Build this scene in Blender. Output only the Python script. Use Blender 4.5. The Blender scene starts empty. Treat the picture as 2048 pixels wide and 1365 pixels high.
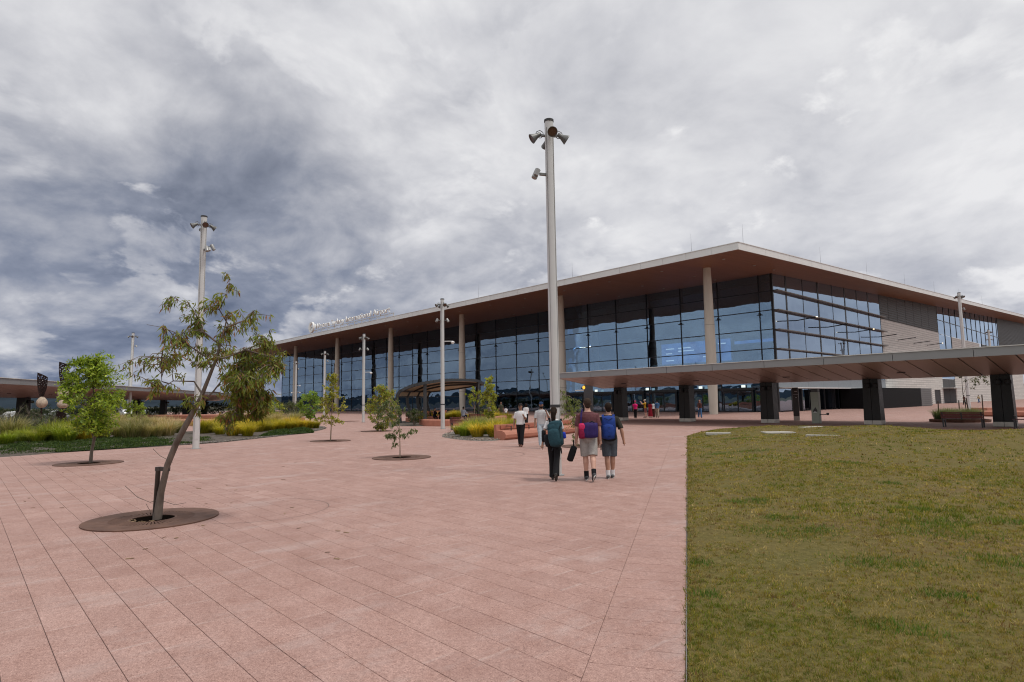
import bpy, bmesh, math, random
import numpy as np
from mathutils import Vector, Matrix, noise as mnoise

random.seed(11); rng = np.random.default_rng(11)
SC = bpy.context.scene
COL = SC.collection
PI = math.pi

# ------------------------------------------------------------------ camera
F_PX, PITCH, ROLL, YAW, EYE = 1210.0, .0996, -.0155, 2.3107, 1.78   # pixels of a 2048 wide frame, radians, metres
def _cam_axes():
    cp, sp, cr, sr = math.cos(PITCH), math.sin(PITCH), math.cos(ROLL), math.sin(ROLL)
    fw = np.array([0, cp, sp]); up = np.array([0, -sp, cp]); rt = np.array([1., 0, 0])
    r2 = cr*rt + sr*up; u2 = -sr*rt + cr*up
    X = -np.array([math.cos(YAW), math.sin(YAW), 0]); Y = np.array([-X[1], X[0], 0])
    M = np.array([X, Y, [0, 0, 1.]])
    return M@fw, M@r2, M@u2
FW, RT, UP = _cam_axes()
cam_d = bpy.data.cameras.new('camera'); cam = bpy.data.objects.new('camera', cam_d); COL.objects.link(cam)
cam_d.sensor_width = 36; cam_d.lens = F_PX/2048*36; cam_d.clip_start = .1; cam_d.clip_end = 20000
cam.matrix_world = Matrix(((RT[0], UP[0], -FW[0], 0), (RT[1], UP[1], -FW[1], 0), (RT[2], UP[2], -FW[2], EYE), (0, 0, 0, 1)))
SC.camera = cam

# ------------------------------------------------------------------ node helpers
class NT:
    def __init__(s, tree): s.t = tree; tree.nodes.clear()
    def n(s, typ, props=None, **inp):
        nd = s.t.nodes.new(typ)
        for k, v in (props or {}).items(): setattr(nd, k, v)
        for k, v in inp.items():
            key = int(k[1:]) if k[0] == 'i' and k[1:].isdigit() else k.replace('_', ' ')
            s.set(nd.inputs[key], v)
        return nd
    def set(s, sock, v):
        if isinstance(v, bpy.types.NodeSocket): s.t.links.new(v, sock)
        elif isinstance(v, (tuple, list)) and len(v) == 3 and sock.type == 'RGBA': sock.default_value = (*v, 1)
        else: sock.default_value = v
    def math(s, op, a, b=0., c=0., clamp=False):
        nd = s.n('ShaderNodeMath', {'operation': op, 'use_clamp': clamp}, i0=a, i1=b, i2=c); return nd.outputs[0]
    def vmath(s, op, a, b=(0, 0, 0)):
        nd = s.n('ShaderNodeVectorMath', {'operation': op}, i0=a, i1=b)
        return nd.outputs['Value'] if op in ('DOT_PRODUCT', 'LENGTH') else nd.outputs[0]
    def mix(s, f, a, b, mode='MIX'):
        nd = s.n('ShaderNodeMix', {'data_type': 'RGBA', 'blend_type': mode})
        s.set(nd.inputs[0], f); s.set(nd.inputs[6], a); s.set(nd.inputs[7], b); return nd.outputs[2]
    def noise(s, vec, scale, detail=3, rough=.5, col=False):
        nd = s.n('ShaderNodeTexNoise', None, Scale=scale, Detail=detail, Roughness=rough)
        if vec is not None: s.set(nd.inputs['Vector'], vec)
        return nd.outputs['Color' if col else 'Fac']
    def ramp(s, f, stops, interp='LINEAR'):
        nd = s.n('ShaderNodeValToRGB'); cr = nd.color_ramp; cr.interpolation = interp
        while len(cr.elements) < len(stops): cr.elements.new(.5)
        for e, (p, c) in zip(cr.elements, stops):
            e.position = p; e.color = (*c, 1) if len(c) == 3 else c
        s.set(nd.inputs[0], f); return nd.outputs[0]
    def mapr(s, v, a, b, c, d):
        nd = s.n('ShaderNodeMapRange', None, i0=v, i1=a, i2=b, i3=c, i4=d); return nd.outputs[0]

# ------------------------------------------------------------------ sky: Nishita seen through broken storm cloud
SKY_OFF = (2.7, 1.2, 2.4)
SUN_EL, SUN_AZ = math.radians(64), math.atan2(.35, .9)      # sun direction in the ground plane, measured from +X
world = bpy.data.worlds.new('World'); SC.world = world; world.use_nodes = True
world.cycles.sampling_method = 'MANUAL'; world.cycles.sample_map_resolution = 512
w = NT(world.node_tree)
d = w.n('ShaderNodeTexCoord').outputs['Generated']
sep = w.n('ShaderNodeSeparateXYZ', None, i0=d)
zc = w.math('MAXIMUM', sep.outputs[2], 0.0)
low = w.math('DIVIDE', 1., w.math('ADD', zc, .50))                            # clouds crowd together towards the horizon
P = w.vmath('MULTIPLY', d, (1., 1., 1.25))
P = w.vmath('ADD', w.vmath('MULTIPLY', P, w.n('ShaderNodeCombineXYZ', None, i0=low, i1=low, i2=low).outputs[0]), SKY_OFF)
wv = w.vmath('SUBTRACT', w.noise(P, 2.2, 2.2, .45, True), (.5, .5, .5))
P2 = w.vmath('ADD', P, w.vmath('MULTIPLY', wv, (.20, .20, .17)))
def billow(v, det=3.):
    nd = w.n('ShaderNodeTexVoronoi', {'feature': 'F1', 'normalize': True}, Vector=v, Scale=2.3, Detail=det, Roughness=.52, Lacunarity=2.3)
    return w.math('SUBTRACT', 1., nd.outputs['Distance'])
big = w.noise(P2, .95, 2, .5)
fine = w.noise(P2, 2.4, 11, .60)
b0 = billow(P2)
lit = w.math('SUBTRACT', w.math('ADD', b0, fine), w.math('ADD', billow(w.vmath('ADD', P2, (0, 0, .075))), w.noise(w.vmath('ADD', P2, (0, 0, .075)), 2.4, 6, .55)))   # cloud tops catch the light, bases stay grey
puff = b0
side = w.math('POWER', w.math('MAXIMUM', w.vmath('DOT_PRODUCT', d, (-.97, .243, 0)), 0.), 4.5)            # a dark storm bank stands to the west
tone = w.math('ADD', w.math('MULTIPLY_ADD', side, -.37, .74), w.math('MULTIPLY', zc, .34))
amp = w.mapr(tone, .45, 1.0, 1.2, .48)
var = w.math('ADD', w.math('MULTIPLY', w.math('SUBTRACT', fine, .5), .95), w.math('MULTIPLY', w.math('SUBTRACT', big, .5), .85))
var = w.math('ADD', var, w.math('ADD', w.math('MULTIPLY', w.math('SUBTRACT', puff, .66), .75), w.math('MULTIPLY', lit, .62)))
tone2 = w.math('MULTIPLY_ADD', var, amp, tone)
# heaped cumulus with firmer edges in front of the soft layer
P3 = w.vmath('ADD', w.vmath('MULTIPLY', P2, (1., 1., 1.35)), (5.2, 1.3, 7.7))
cu = w.noise(P3, 3.1, 12, .55); cu_up = w.noise(w.vmath('ADD', P3, (0, 0, .06)), 3.1, 9, .55); cu_lo = w.noise(P3, 3.1, 9, .55)
mask = w.math('MULTIPLY', w.mapr(cu, .515, .56, 0, 1), w.mapr(zc, .12, .55, .88, .42))
tcu = w.math('ADD', w.math('ADD', tone, .05), w.math('MULTIPLY', w.math('SUBTRACT', cu_lo, cu_up), 2.6))
tone2 = w.math('ADD', w.math('MULTIPLY', tone2, w.math('SUBTRACT', 1., mask)), w.math('MULTIPLY', tcu, mask))
ccol = w.ramp(tone2, [(0, (.085, .115, .190)), (.16, (.130, .165, .255)), (.36, (.225, .262, .360)), (.58, (.42, .44, .51)), (.8, (.63, .64, .685)), (1., (.80, .80, .825))])
ccol = w.mix(w.mapr(zc, .06, .42, .0, .62), ccol, w.ramp(tone2, [(0, (.150, .158, .182)), (.16, (.19, .20, .23)), (.36, (.285, .295, .335)), (.58, (.45, .455, .49)), (.8, (.64, .64, .665)), (1., (.80, .80, .81))]))      # high cloud is greyer than the bank near the horizon
sky = w.n('ShaderNodeTexSky', {'sky_type': 'NISHITA', 'sun_disc': False, 'sun_elevation': SUN_EL, 'sun_rotation': PI/2-SUN_AZ, 'air_density': 1.0, 'dust_density': 1.2})
bg_sky = w.n('ShaderNodeBackground', None, Color=sky.outputs[0], Strength=.07)
bg_cl = w.n('ShaderNodeBackground', None, Color=ccol, Strength=.88)
cover = w.mapr(w.math('ADD', w.math('MULTIPLY', fine, .6), w.math('MULTIPLY', puff, .4)), .30, .44, .78, 1.0)
ms = w.n('ShaderNodeMixShader', None, i0=cover, i1=bg_sky.outputs[0], i2=bg_cl.outputs[0])
w.n('ShaderNodeOutputWorld', None, Surface=ms.outputs[0])

# ------------------------------------------------------------------ one soft sun behind cloud, exposure
sun_d = bpy.data.lights.new('sun', 'SUN'); sun_d.energy = 1.5; sun_d.angle = math.radians(11); sun_d.color = (1, .955, .885)
sun = bpy.data.objects.new('sun', sun_d); COL.objects.link(sun)
_s = Vector((math.cos(SUN_EL)*math.cos(SUN_AZ), math.cos(SUN_EL)*math.sin(SUN_AZ), math.sin(SUN_EL)))
sun.rotation_euler = (-_s).to_track_quat('-Z', 'Y').to_euler()
vs = SC.view_settings; vs.view_transform = 'Standard'; vs.look = 'None'; vs.exposure = 0.22; vs.gamma = 1; vs.use_curve_mapping = False
SC.cycles.max_bounces = 6; SC.cycles.diffuse_bounces = 3; SC.cycles.glossy_bounces = 3; SC.cycles.transmission_bounces = 3
SC.cycles.transparent_max_bounces = 8; SC.cycles.caustics_reflective = False; SC.cycles.caustics_refractive = False
SC.cycles.sample_clamp_indirect = 4; SC.cycles.filter_width = 1.1

# ------------------------------------------------------------------ measuring helpers (photo pixel -> point of the place)
CAM = np.array([0, 0, EYE])
def ray(x, y): return FW + (x-1024)/F_PX*RT - (y-682.5)/F_PX*UP
def G(x, y, z=0.):
    dd = ray(x, y); p = CAM + dd*((z-EYE)/dd[2]); return Vector(p)
def D(x, y, t): return Vector(CAM + ray(x, y)*t)

# ------------------------------------------------------------------ object helpers
def tag(o, label=None, cat=None, group=None, kind=None):
    if label: o['label'] = label
    if cat: o['category'] = cat
    if group: o['group'] = group
    if kind: o['kind'] = kind
    return o
def thing(name, label, cat, loc=(0, 0, 0), rz=0., group=None):
    o = bpy.data.objects.new(name, None); COL.objects.link(o); o.empty_display_size = .2
    o.location = loc; o.rotation_euler = (0, 0, rz); return tag(o, label, cat, group)
def link(name, me, parent=None, loc=None, rz=None):
    o = bpy.data.objects.new(name, me); COL.objects.link(o)
    if parent: o.parent = parent
    if loc is not None: o.location = loc
    if rz is not None: o.rotation_euler = (0, 0, rz)
    return o
def copy_tree(o, parent=None):
    c = o.copy(); COL.objects.link(c)
    if parent is not None: c.parent = parent
    for ch in list(o.children): copy_tree(ch, c)
    return c
class MB:
    """collects simple solids; build() links them as one mesh object"""
    def __init__(s): s.v = []; s.f = []; s.m = []; s.cur = 0
    def raw(s, vs_, fs):
        b = len(s.v); s.v += [tuple(v) for v in vs_]; s.f += [tuple(i+b for i in f) for f in fs]; s.m += [s.cur]*len(fs); return s
    def box(s, c, size, rz=0., rx=0., ry=0., bev=0.):
        hx, hy, hz = size[0]/2, size[1]/2, size[2]/2
        R = Matrix.Rotation(rz, 3, 'Z') @ Matrix.Rotation(ry, 3, 'Y') @ Matrix.Rotation(rx, 3, 'X'); c = Vector(c)
        if bev <= 0:
            vs_ = [R@Vector((x*hx, y*hy, z*hz))+c for x in (-1, 1) for y in (-1, 1) for z in (-1, 1)]
            return s.raw(vs_, [(0, 1, 3, 2), (4, 6, 7, 5), (0, 4, 5, 1), (2, 3, 7, 6), (0, 2, 6, 4), (1, 5, 7, 3)])
        b = min(bev, hx*.9, hy*.9, hz*.9)
        bm = bmesh.new(); bmesh.ops.create_cube(bm, size=1)
        for v in bm.verts: v.co = Vector((v.co.x*2*hx, v.co.y*2*hy, v.co.z*2*hz))
        bmesh.ops.bevel(bm, geom=bm.edges[:], offset=b, segments=1, affect='EDGES')
        bm.verts.index_update()
        s.raw([R@v.co+c for v in bm.verts], [[v.index for v in f.verts] for f in bm.faces]); bm.free(); return s
    def span(s, a, b): # axis aligned box from corner a to corner b
        return s.box([(a[i]+b[i])/2 for i in range(3)], [abs(b[i]-a[i]) for i in range(3)])
    def bar(s, a, b, wd, ht=None, up=(0, 0, 1)):
        a, b = Vector(a), Vector(b); t = (b-a); L = t.length; t /= L; u = Vector(up)
        if abs(t.dot(u)) > .98: u = Vector((0, 1, 0))
        r = t.cross(u).normalized(); u = r.cross(t); ht = ht or wd
        vs_ = [p + r*x*wd/2 + u*z*ht/2 for p in (a, b) for x in (-1, 1) for z in (-1, 1)]
        return s.raw(vs_, [(0, 1, 3, 2), (4, 6, 7, 5), (0, 4, 5, 1), (2, 3, 7, 6), (0, 2, 6, 4), (1, 5, 7, 3)])
    def tube(s, pts, rad, n=8, cap=True):
        pts = [Vector(p) for p in pts]; rad = rad if hasattr(rad, '__len__') else [rad]*len(pts); b = len(s.v); u = None
        for i, p in enumerate(pts):
            t = (pts[min(i+1, len(pts)-1)]-pts[max(i-1, 0)]).normalized()
            if u is None: u = t.orthogonal().normalized()
            u = (u - t*u.dot(t)).normalized(); v = t.cross(u); r = rad[i]
            rx, ry = r if isinstance(r, (tuple, list)) else (r, r)
            s.v += [tuple(p + u*rx*math.cos(2*PI*k/n) + v*ry*math.sin(2*PI*k/n)) for k in range(n)]
        fs = [(b+i*n+k, b+i*n+(k+1) % n, b+(i+1)*n+(k+1) % n, b+(i+1)*n+k) for i in range(len(pts)-1) for k in range(n)]
        if cap: fs += [tuple(b+k for k in reversed(range(n))), tuple(b+(len(pts)-1)*n+k for k in range(n))]
        s.f += fs; s.m += [s.cur]*len(fs); return s
    def rings(s, rings, n=14, cap=True):
        """rings of (centre, rx, ry) in horizontal planes: torsos, heads, stones"""
        b = len(s.v)
        for c, rx, ry in rings: s.v += [(c[0]+rx*math.cos(2*PI*k/n), c[1]+ry*math.sin(2*PI*k/n), c[2]) for k in range(n)]
        fs = [(b+i*n+k, b+i*n+(k+1) % n, b+(i+1)*n+(k+1) % n, b+(i+1)*n+k) for i in range(len(rings)-1) for k in range(n)]
        if cap: fs += [tuple(b+k for k in reversed(range(n))), tuple(b+(len(rings)-1)*n+k for k in range(n))]
        s.f += fs; s.m += [s.cur]*len(fs); return s
    def prism(s, poly, z0, z1):
        n = len(poly)
        return s.raw([(p[0], p[1], z0) for p in poly]+[(p[0], p[1], z1) for p in poly],
                     [tuple(reversed(range(n))), tuple(range(n, 2*n))]+[(i, (i+1) % n, n+(i+1) % n, n+i) for i in range(n)])
    def lathe(s, prof, n=16, M=None):
        b = len(s.v); M = M or Matrix.Identity(4)
        for r, z in prof: s.v += [tuple(M@Vector((r*math.cos(2*PI*k/n), r*math.sin(2*PI*k/n), z))) for k in range(n)]
        fs = [(b+i*n+k, b+i*n+(k+1) % n, b+(i+1)*n+(k+1) % n, b+(i+1)*n+k) for i in range(len(prof)-1) for k in range(n)]
        fs += [tuple(b+k for k in reversed(range(n))), tuple(b+(len(prof)-1)*n+k for k in range(n))]
        s.f += fs; s.m += [s.cur]*len(fs); return s
    def mesh(s, name, mats, smooth=False):
        me = bpy.data.meshes.new(name); me.from_pydata(s.v, [], s.f)
        for m in (mats if isinstance(mats, (list, tuple)) else [mats]): me.materials.append(m)
        if any(s.m): me.polygons.foreach_set('material_index', s.m)
        if smooth:
            me.polygons.foreach_set('use_smooth', [True]*len(me.polygons))
            if smooth != 'all': 
                try: me.set_sharp_from_angle(angle=math.radians(40))
                except Exception: pass
        me.update(); return me
    def build(s, name, mats, parent=None, smooth=False, loc=None, rz=None):
        return link(name, s.mesh(name, mats, smooth), parent, loc, rz)
def np_mesh(name, V, F, mat, col=None, smooth=False):
    """big meshes straight from numpy arrays; F is (n,3) or (n,4); col = per-vertex colour attribute"""
    me = bpy.data.meshes.new(name); k = F.shape[1]
    me.vertices.add(len(V)); me.vertices.foreach_set('co', np.ascontiguousarray(V, dtype=np.float32).ravel())
    me.loops.add(F.size); me.loops.foreach_set('vertex_index', np.ascontiguousarray(F, dtype=np.int32).ravel())
    me.polygons.add(len(F)); me.polygons.foreach_set('loop_start', np.arange(0, F.size, k, dtype=np.int32))
    if smooth: me.polygons.foreach_set('use_smooth', np.ones(len(F), dtype=bool))
    me.update(calc_edges=True)
    if col is not None:
        a = me.attributes.new('Col', 'FLOAT_COLOR', 'POINT'); c4 = np.ones((len(V), 4), np.float32); c4[:, :3] = col
        a.data.foreach_set('color', c4.ravel())
    me.materials.append(mat); return me

# ------------------------------------------------------------------ materials
MATS = {}
def M(name, col, rough=.6, metal=0., var=.10, scale=3., bump=0., bscale=60., col2=None, spec=.5, streak=None, detail=5, rvar=.07):
    if name in MATS: return MATS[name]
    m = bpy.data.materials.new(name); m.use_nodes = True; t = NT(m.node_tree)
    pos = t.n('ShaderNodeNewGeometry').outputs['Position']
    if streak: pos = t.vmath('MULTIPLY', pos, streak)
    c1 = tuple(min(1, c*(1-var)) for c in col); c2 = col2 or tuple(min(1, c*(1+var)) for c in col)
    nz = t.noise(pos, scale, detail, .6)
    c = t.mix(t.mapr(nz, .3, .7, 0, 1), c1, c2)
    b = t.n('ShaderNodeBsdfPrincipled', None, Base_Color=c, Roughness=t.mapr(t.noise(pos, scale*2.3, 3), .3, .7, max(.02, rough-rvar), min(1, rough+rvar)), Metallic=metal)
    b.inputs['Specular IOR Level'].default_value = spec
    if bump:
        bn = t.n('ShaderNodeBump', None, Strength=bump, Distance=.01, Height=t.noise(pos, bscale, 4)); t.set(b.inputs['Normal'], bn.outputs[0])
    t.n('ShaderNodeOutputMaterial', None, Surface=b.outputs[0]); MATS[name] = m; return m
def M_attr(name, rough=.6, trans=.0, spec=.3, var=.15, byobj=False):
    """foliage-like material: colour attribute, slight noise, optional translucency"""
    m = bpy.data.materials.new(name); m.use_nodes = True; t = NT(m.node_tree)
    a = t.n('ShaderNodeAttribute', {'attribute_name': 'Col'}).outputs['Color']
    nz = t.noise(t.n('ShaderNodeNewGeometry').outputs['Position'], 2.5, 3)
    c = t.mix(1., a, t.ramp(nz, [(.3, (1-var,)*3), (.7, (1+var,)*3)]), 'MULTIPLY')
    if byobj: c = t.mix(1., c, t.ramp(t.n('ShaderNodeObjectInfo').outputs['Random'], [(0, (.62, .66, .6)), (.35, (.9, .95, .8)), (.7, (1.1, 1.05, 1.)), (1., (1.3, 1.2, 1.3))]), 'MULTIPLY')
    b = t.n('ShaderNodeBsdfPrincipled', None, Base_Color=c, Roughness=rough); b.inputs['Specular IOR Level'].default_value = spec
    out = b.outputs[0]
    if trans:
        tr = t.n('ShaderNodeBsdfTranslucent', None, Color=t.mix(1., c, (1.35, 1.3, .6), 'MULTIPLY'))
        out = t.n('ShaderNodeMixShader', None, i0=trans, i1=out, i2=tr.outputs[0]).outputs[0]
    t.n('ShaderNodeOutputMaterial', None, Surface=out); return m
def M_emit(name, col, strength):
    m = bpy.data.materials.new(name); m.use_nodes = True; t = NT(m.node_tree)
    e = t.n('ShaderNodeEmission', None, Color=col, Strength=strength); t.n('ShaderNodeOutputMaterial', None, Surface=e.outputs[0]); return m
def M_glass(name, tint, refl, wav=.012, rough=.0, rcol=(.86, .92, 1.)):
    """coated architectural glass: mirror-like coat over a tinted see-through pane"""
    m = bpy.data.materials.new(name); m.use_nodes = True; t = NT(m.node_tree)
    pos = t.n('ShaderNodeNewGeometry').outputs['Position']
    rnd = t.n('ShaderNodeObjectInfo').outputs['Random']
    off = t.vmath('MULTIPLY', t.n('ShaderNodeCombineXYZ', None, i0=rnd, i1=rnd, i2=rnd).outputs[0], (37., 53., 71.))
    bn = t.n('ShaderNodeBump', None, Strength=1., Distance=wav, Height=t.noise(t.vmath('ADD', pos, off), .33, 1.5))
    gl = t.n('ShaderNodeBsdfGlossy', None, Color=rcol, Roughness=rough, Normal=bn.outputs[0])
    tr = t.n('ShaderNodeBsdfTransparent', None, Color=tint)
    fr = t.n('ShaderNodeFresnel', None, IOR=1.5).outputs[0]
    fac = t.math('ADD', t.math('MULTIPLY', fr, 1.-refl), refl, clamp=True)
    mx = t.n('ShaderNodeMixShader', None, i0=fac, i1=tr.outputs[0], i2=gl.outputs[0])
    t.n('ShaderNodeOutputMaterial', None, Surface=mx.outputs[0]); return m
# ================================================================== SETTING: ground, paving, lawn, beds, hills
ROW, PLEN, GAP_R, GAP_X = .307, .614, .0042, .0022
R_NEAR = 30.0
E0 = Vector((-2.24, 3.5)); ED = Vector((-.524, .8517)); EN = Vector((.8517, .524))      # lawn edge line
def s_of(x, y): return (x-E0.x)*EN.x + (y-E0.y)*EN.y
def t_of(x, y): return (x-E0.x)*ED.x + (y-E0.y)*ED.y

def paver_nodes(t, far):
    """aggregate concrete; colour differs from paver to paver, worked out from the laying grid"""
    pos = t.n('ShaderNodeNewGeometry').outputs['Position']
    sp = t.n('ShaderNodeSeparateXYZ', None, i0=pos)
    row = t.math('FLOOR', t.math('DIVIDE', sp.outputs[1], ROW))
    offx = t.math('MULTIPLY', t.math('FRACT', t.math('MULTIPLY', row, .382)), PLEN)
    cu = t.math('DIVIDE', t.math('SUBTRACT', sp.outputs[0], offx), PLEN)
    cell = t.math('FLOOR', cu)
    wn = t.n('ShaderNodeTexWhiteNoise', {'noise_dimensions': '2D'}, Vector=t.n('ShaderNodeCombineXYZ', None, i0=row, i1=cell).outputs[0]).outputs['Value']
    tint = t.ramp(wn, [(0, (.94, .93, .93)), (.5, (1., 1., 1.)), (.95, (1.03, 1.03, 1.03)), (.97, (1.04, 1.05, 1.05)), (1., (1.14, 1.18, 1.2))])
    blot = t.noise(pos, .35, 4, .6); blot2 = t.noise(pos, 3.1, 4, .65)
    base = t.ramp(blot, [(.3, (.362, .212, .170)), (.55, (.415, .254, .210)), (.75, (.450, .292, .245))])
    base = t.mix(.55, base, t.ramp(blot2, [(.3, (.322, .196, .163)), (.7, (.468, .328, .290))]))
    g1 = t.noise(pos, 85, 2, .7); g2 = t.noise(pos, 210, 2, .6)
    agg = t.ramp(g1, [(.28, (.42, .34, .32)), (.44, (.93, .9, .9)), (.58, (1.02, 1., 1.)), (.70, (1.35, 1.35, 1.33))])
    base = t.mix(1., base, agg, 'MULTIPLY')
    base = t.mix(.6, base, t.mix(1., base, t.ramp(g2, [(.35, (.6, .55, .55)), (.65, (1.3, 1.3, 1.3))]), 'MULTIPLY'))
    g3 = t.noise(pos, 26, 4, .75); base = t.mix(1., base, t.ramp(g3, [(.30, (.74, .70, .69)), (.5, (1., 1., 1.)), (.70, (1.22, 1.23, 1.22))]), 'MULTIPLY')
    base = t.mix(1., base, tint, 'MULTIPLY')
    # pale bloom along the short joints, as swept sand leaves it
    fr = t.math('FRACT', cu); edge = t.math('MINIMUM', fr, t.math('SUBTRACT', 1., fr))
    bl = t.math('MULTIPLY', t.mapr(edge, .0, .04, .34, 0), t.mapr(t.noise(pos, 1.3, 3), .45, .62, 0, 1))
    base = t.mix(bl, base, (.55, .46, .43))
    sm = t.mapr(t.noise(t.vmath('MULTIPLY', pos, (1, .45, 1)), .9, 6, .72), .54, .72, 0, .42)
    base = t.mix(sm, base, (.50, .42, .40))
    vo = t.n('ShaderNodeTexVoronoi', {'feature': 'F1'}, Vector=pos, Scale=2.4).outputs['Distance']      # old gum and drip spots
    base = t.mix(t.math('MULTIPLY', t.mapr(vo, .030, .045, .6, 0), t.mapr(t.noise(pos, .8, 2), .48, .56, 0, 1)), base, (.13, .095, .085))
    if far:
        fy = t.math('FRACT', t.math('DIVIDE', sp.outputs[1], ROW)); ey = t.math('MINIMUM', fy, t.math('SUBTRACT', 1., fy))
        base = t.mix(t.mapr(ey, .006, .012, .35, 0), base, (.16, .12, .11))
    bmp = t.n('ShaderNodeBump', None, Strength=.5, Distance=.004, Height=g1)
    b = t.n('ShaderNodeBsdfPrincipled', None, Base_Color=base, Roughness=.72, Normal=bmp.outputs[0]); b.inputs['Specular IOR Level'].default_value = .35
    return b, pos
m_pav = bpy.data.materials.new('pink aggregate paver'); m_pav.use_nodes = True
t = NT(m_pav.node_tree); b, _ = paver_nodes(t, False); t.n('ShaderNodeOutputMaterial', None, Surface=b.outputs[0])
m_plaza = bpy.data.materials.new('pink paving with jointing sand'); m_plaza.use_nodes = True
t = NT(m_plaza.node_tree); b, pos = paver_nodes(t, True)
sand = t.n('ShaderNodeBsdfPrincipled', None, Base_Color=t.ramp(t.noise(pos, 9, 4), [(.3, (.09, .062, .055)), (.7, (.16, .115, .105))]), Roughness=.95)
dist = t.vmath('LENGTH', t.vmath('MULTIPLY', pos, (1, 1, 0)))
inside = t.math('LESS_THAN', dist, R_NEAR)
mx = t.n('ShaderNodeMixShader', None, i0=inside, i1=b.outputs[0], i2=sand.outputs[0]); t.n('ShaderNodeOutputMaterial', None, Surface=mx.outputs[0])

def sheet(name, poly, z, mat, kind='structure'):
    o = MB().raw([(p[0], p[1], z) for p in poly], [tuple(range(len(poly)))]).build(name, mat); return tag(o, kind=kind)
m_dry = M('dry paddock grass', (.062, .062, .034), .95, var=.35, scale=.02, col2=(.10, .09, .05))
gv = [(6500*math.cos(2*PI*k/48), 6500*math.sin(2*PI*k/48)) for k in range(48)]
tag(sheet('ground', gv, -.06, m_dry), 'dry open country reaching to the horizon')
plaza = sheet('plaza_paving', [(-215, -70), (90, -70), (90, 330), (-215, 330)], -.006, m_plaza)
plaza['label'] = 'pink aggregate plaza paving laid in long staggered courses'
m_asph = M('car park asphalt', (.05, .05, .052), .9, var=.2, scale=.6)
sheet('car_park', [(-62, -45), (-70, -2), (-128, 33), (-214, 46), (-700, 160), (-700, -500), (-62, -300)], .002, m_asph)

# hills all round, low and far
hv, hf = [], []
n = 180
for k in range(n):
    a = 2*PI*k/n
    hgt = 30 + 55*(mnoise.fractal(Vector((math.cos(a)*2.2, math.sin(a)*2.2, .3)), 1., 2., 5)+.5) + 40*max(0, math.cos(a-2.9))
    for r, z in ((4300, -2), (4700, hgt*.55), (5200, hgt), (6000, -5)): hv.append((r*math.cos(a), r*math.sin(a), z))
for k in range(n):
    for j in range(3): i = k*4+j; i2 = ((k+1) % n)*4+j; hf.append((i, i2, i2+1, i+1))
m_hill = M('distant wooded hills', (.030, .042, .055), 1., var=.25, scale=.004, spec=0)
tag(MB().raw(hv, hf).build('hills', m_hill, smooth='all'), kind='structure')

# ---- pavers
def in_view(x, y, m=170):
    p = np.array([x, y, 0])-CAM; dd = p@FW
    if dd < .8: return False
    px = 1024+F_PX*(p@RT)/dd; py = 682.5-F_PX*(p@UP)/dd
    return -m < px < 2048+m and py < 1365+m+60
def clip(poly, smax):
    out = []
    for i in range(len(poly)):
        a, c = poly[i], poly[(i+1) % len(poly)]; sa, sc = s_of(*a)-smax, s_of(*c)-smax
        if sa <= 0: out.append(a)
        if sa*sc < 0: k = sa/(sa-sc); out.append((a[0]+(c[0]-a[0])*k, a[1]+(c[1]-a[1])*k))
    return out
def slab(mb, poly, top=0., th=.04, ch=.003):
    n = len(poly); cx = sum(p[0] for p in poly)/n; cy = sum(p[1] for p in poly)/n
    ins = []
    for p in poly:
        l = max(1e-6, math.hypot(cx-p[0], cy-p[1])); k = min(.4, ch*1.4/l); ins.append((p[0]+(cx-p[0])*k, p[1]+(cy-p[1])*k))
    V = [(p[0], p[1], top-th) for p in poly]+[(p[0], p[1], top-ch) for p in poly]+[(p[0], p[1], top) for p in ins]
    Fc = [tuple(range(2*n, 3*n))]
    for k in (0, n):
        Fc += [(k+i, k+(i+1) % n, k+n+(i+1) % n, k+n+i) for i in range(n)]
    mb.raw(V, Fc)
cells = []
for j in range(int(-14/ROW), int(31/ROW)):
    y0 = j*ROW; off = ((j*.382) % 1.)*PLEN
    for i in range(int(-31/PLEN)-1, int(6/PLEN)):
        x0 = i*PLEN+off; cx, cy = x0+PLEN/2, y0+ROW/2; dd = math.hypot(cx, cy)
        if dd > R_NEAR+.5 or not in_view(cx, cy) or s_of(cx, cy) > .1: continue
        poly = [(x0+GAP_X/2, y0+GAP_R/2), (x0+PLEN-GAP_X/2, y0+GAP_R/2), (x0+PLEN-GAP_X/2, y0+ROW-GAP_R/2), (x0+GAP_X/2, y0+ROW-GAP_R/2)]
        full = all(s_of(*p) < -.66 for p in poly)
        if not full:
            poly = clip(poly, -.657)
            if len(poly) < 3: continue
        cells.append((dd, cx, cy, full, poly))
cells.sort(key=lambda c: c[0])
mb = MB(); slab(mb, [(-PLEN/2+GAP_X/2, -ROW/2+GAP_R/2), (PLEN/2-GAP_X/2, -ROW/2+GAP_R/2), (PLEN/2-GAP_X/2, ROW/2-GAP_R/2), (-PLEN/2+GAP_X/2, ROW/2-GAP_R/2)])
paver_me = mb.mesh('paver', m_pav)
far_pav = MB(); n_ind = 0
for dd, cx, cy, full, poly in cells:
    lift = (hash((round(cx*97), round(cy*89))) % 5-2)*.0004
    if n_ind < 215:
        n_ind += 1
        if full: o = link('paver', paver_me, plaza, (cx, cy, lift))
        else:
            m1 = MB(); slab(m1, [(p[0]-cx, p[1]-cy) for p in poly]); o = m1.build('paver', m_pav, plaza, loc=(cx, cy, lift))
    else: slab(far_pav, poly, lift)
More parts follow.
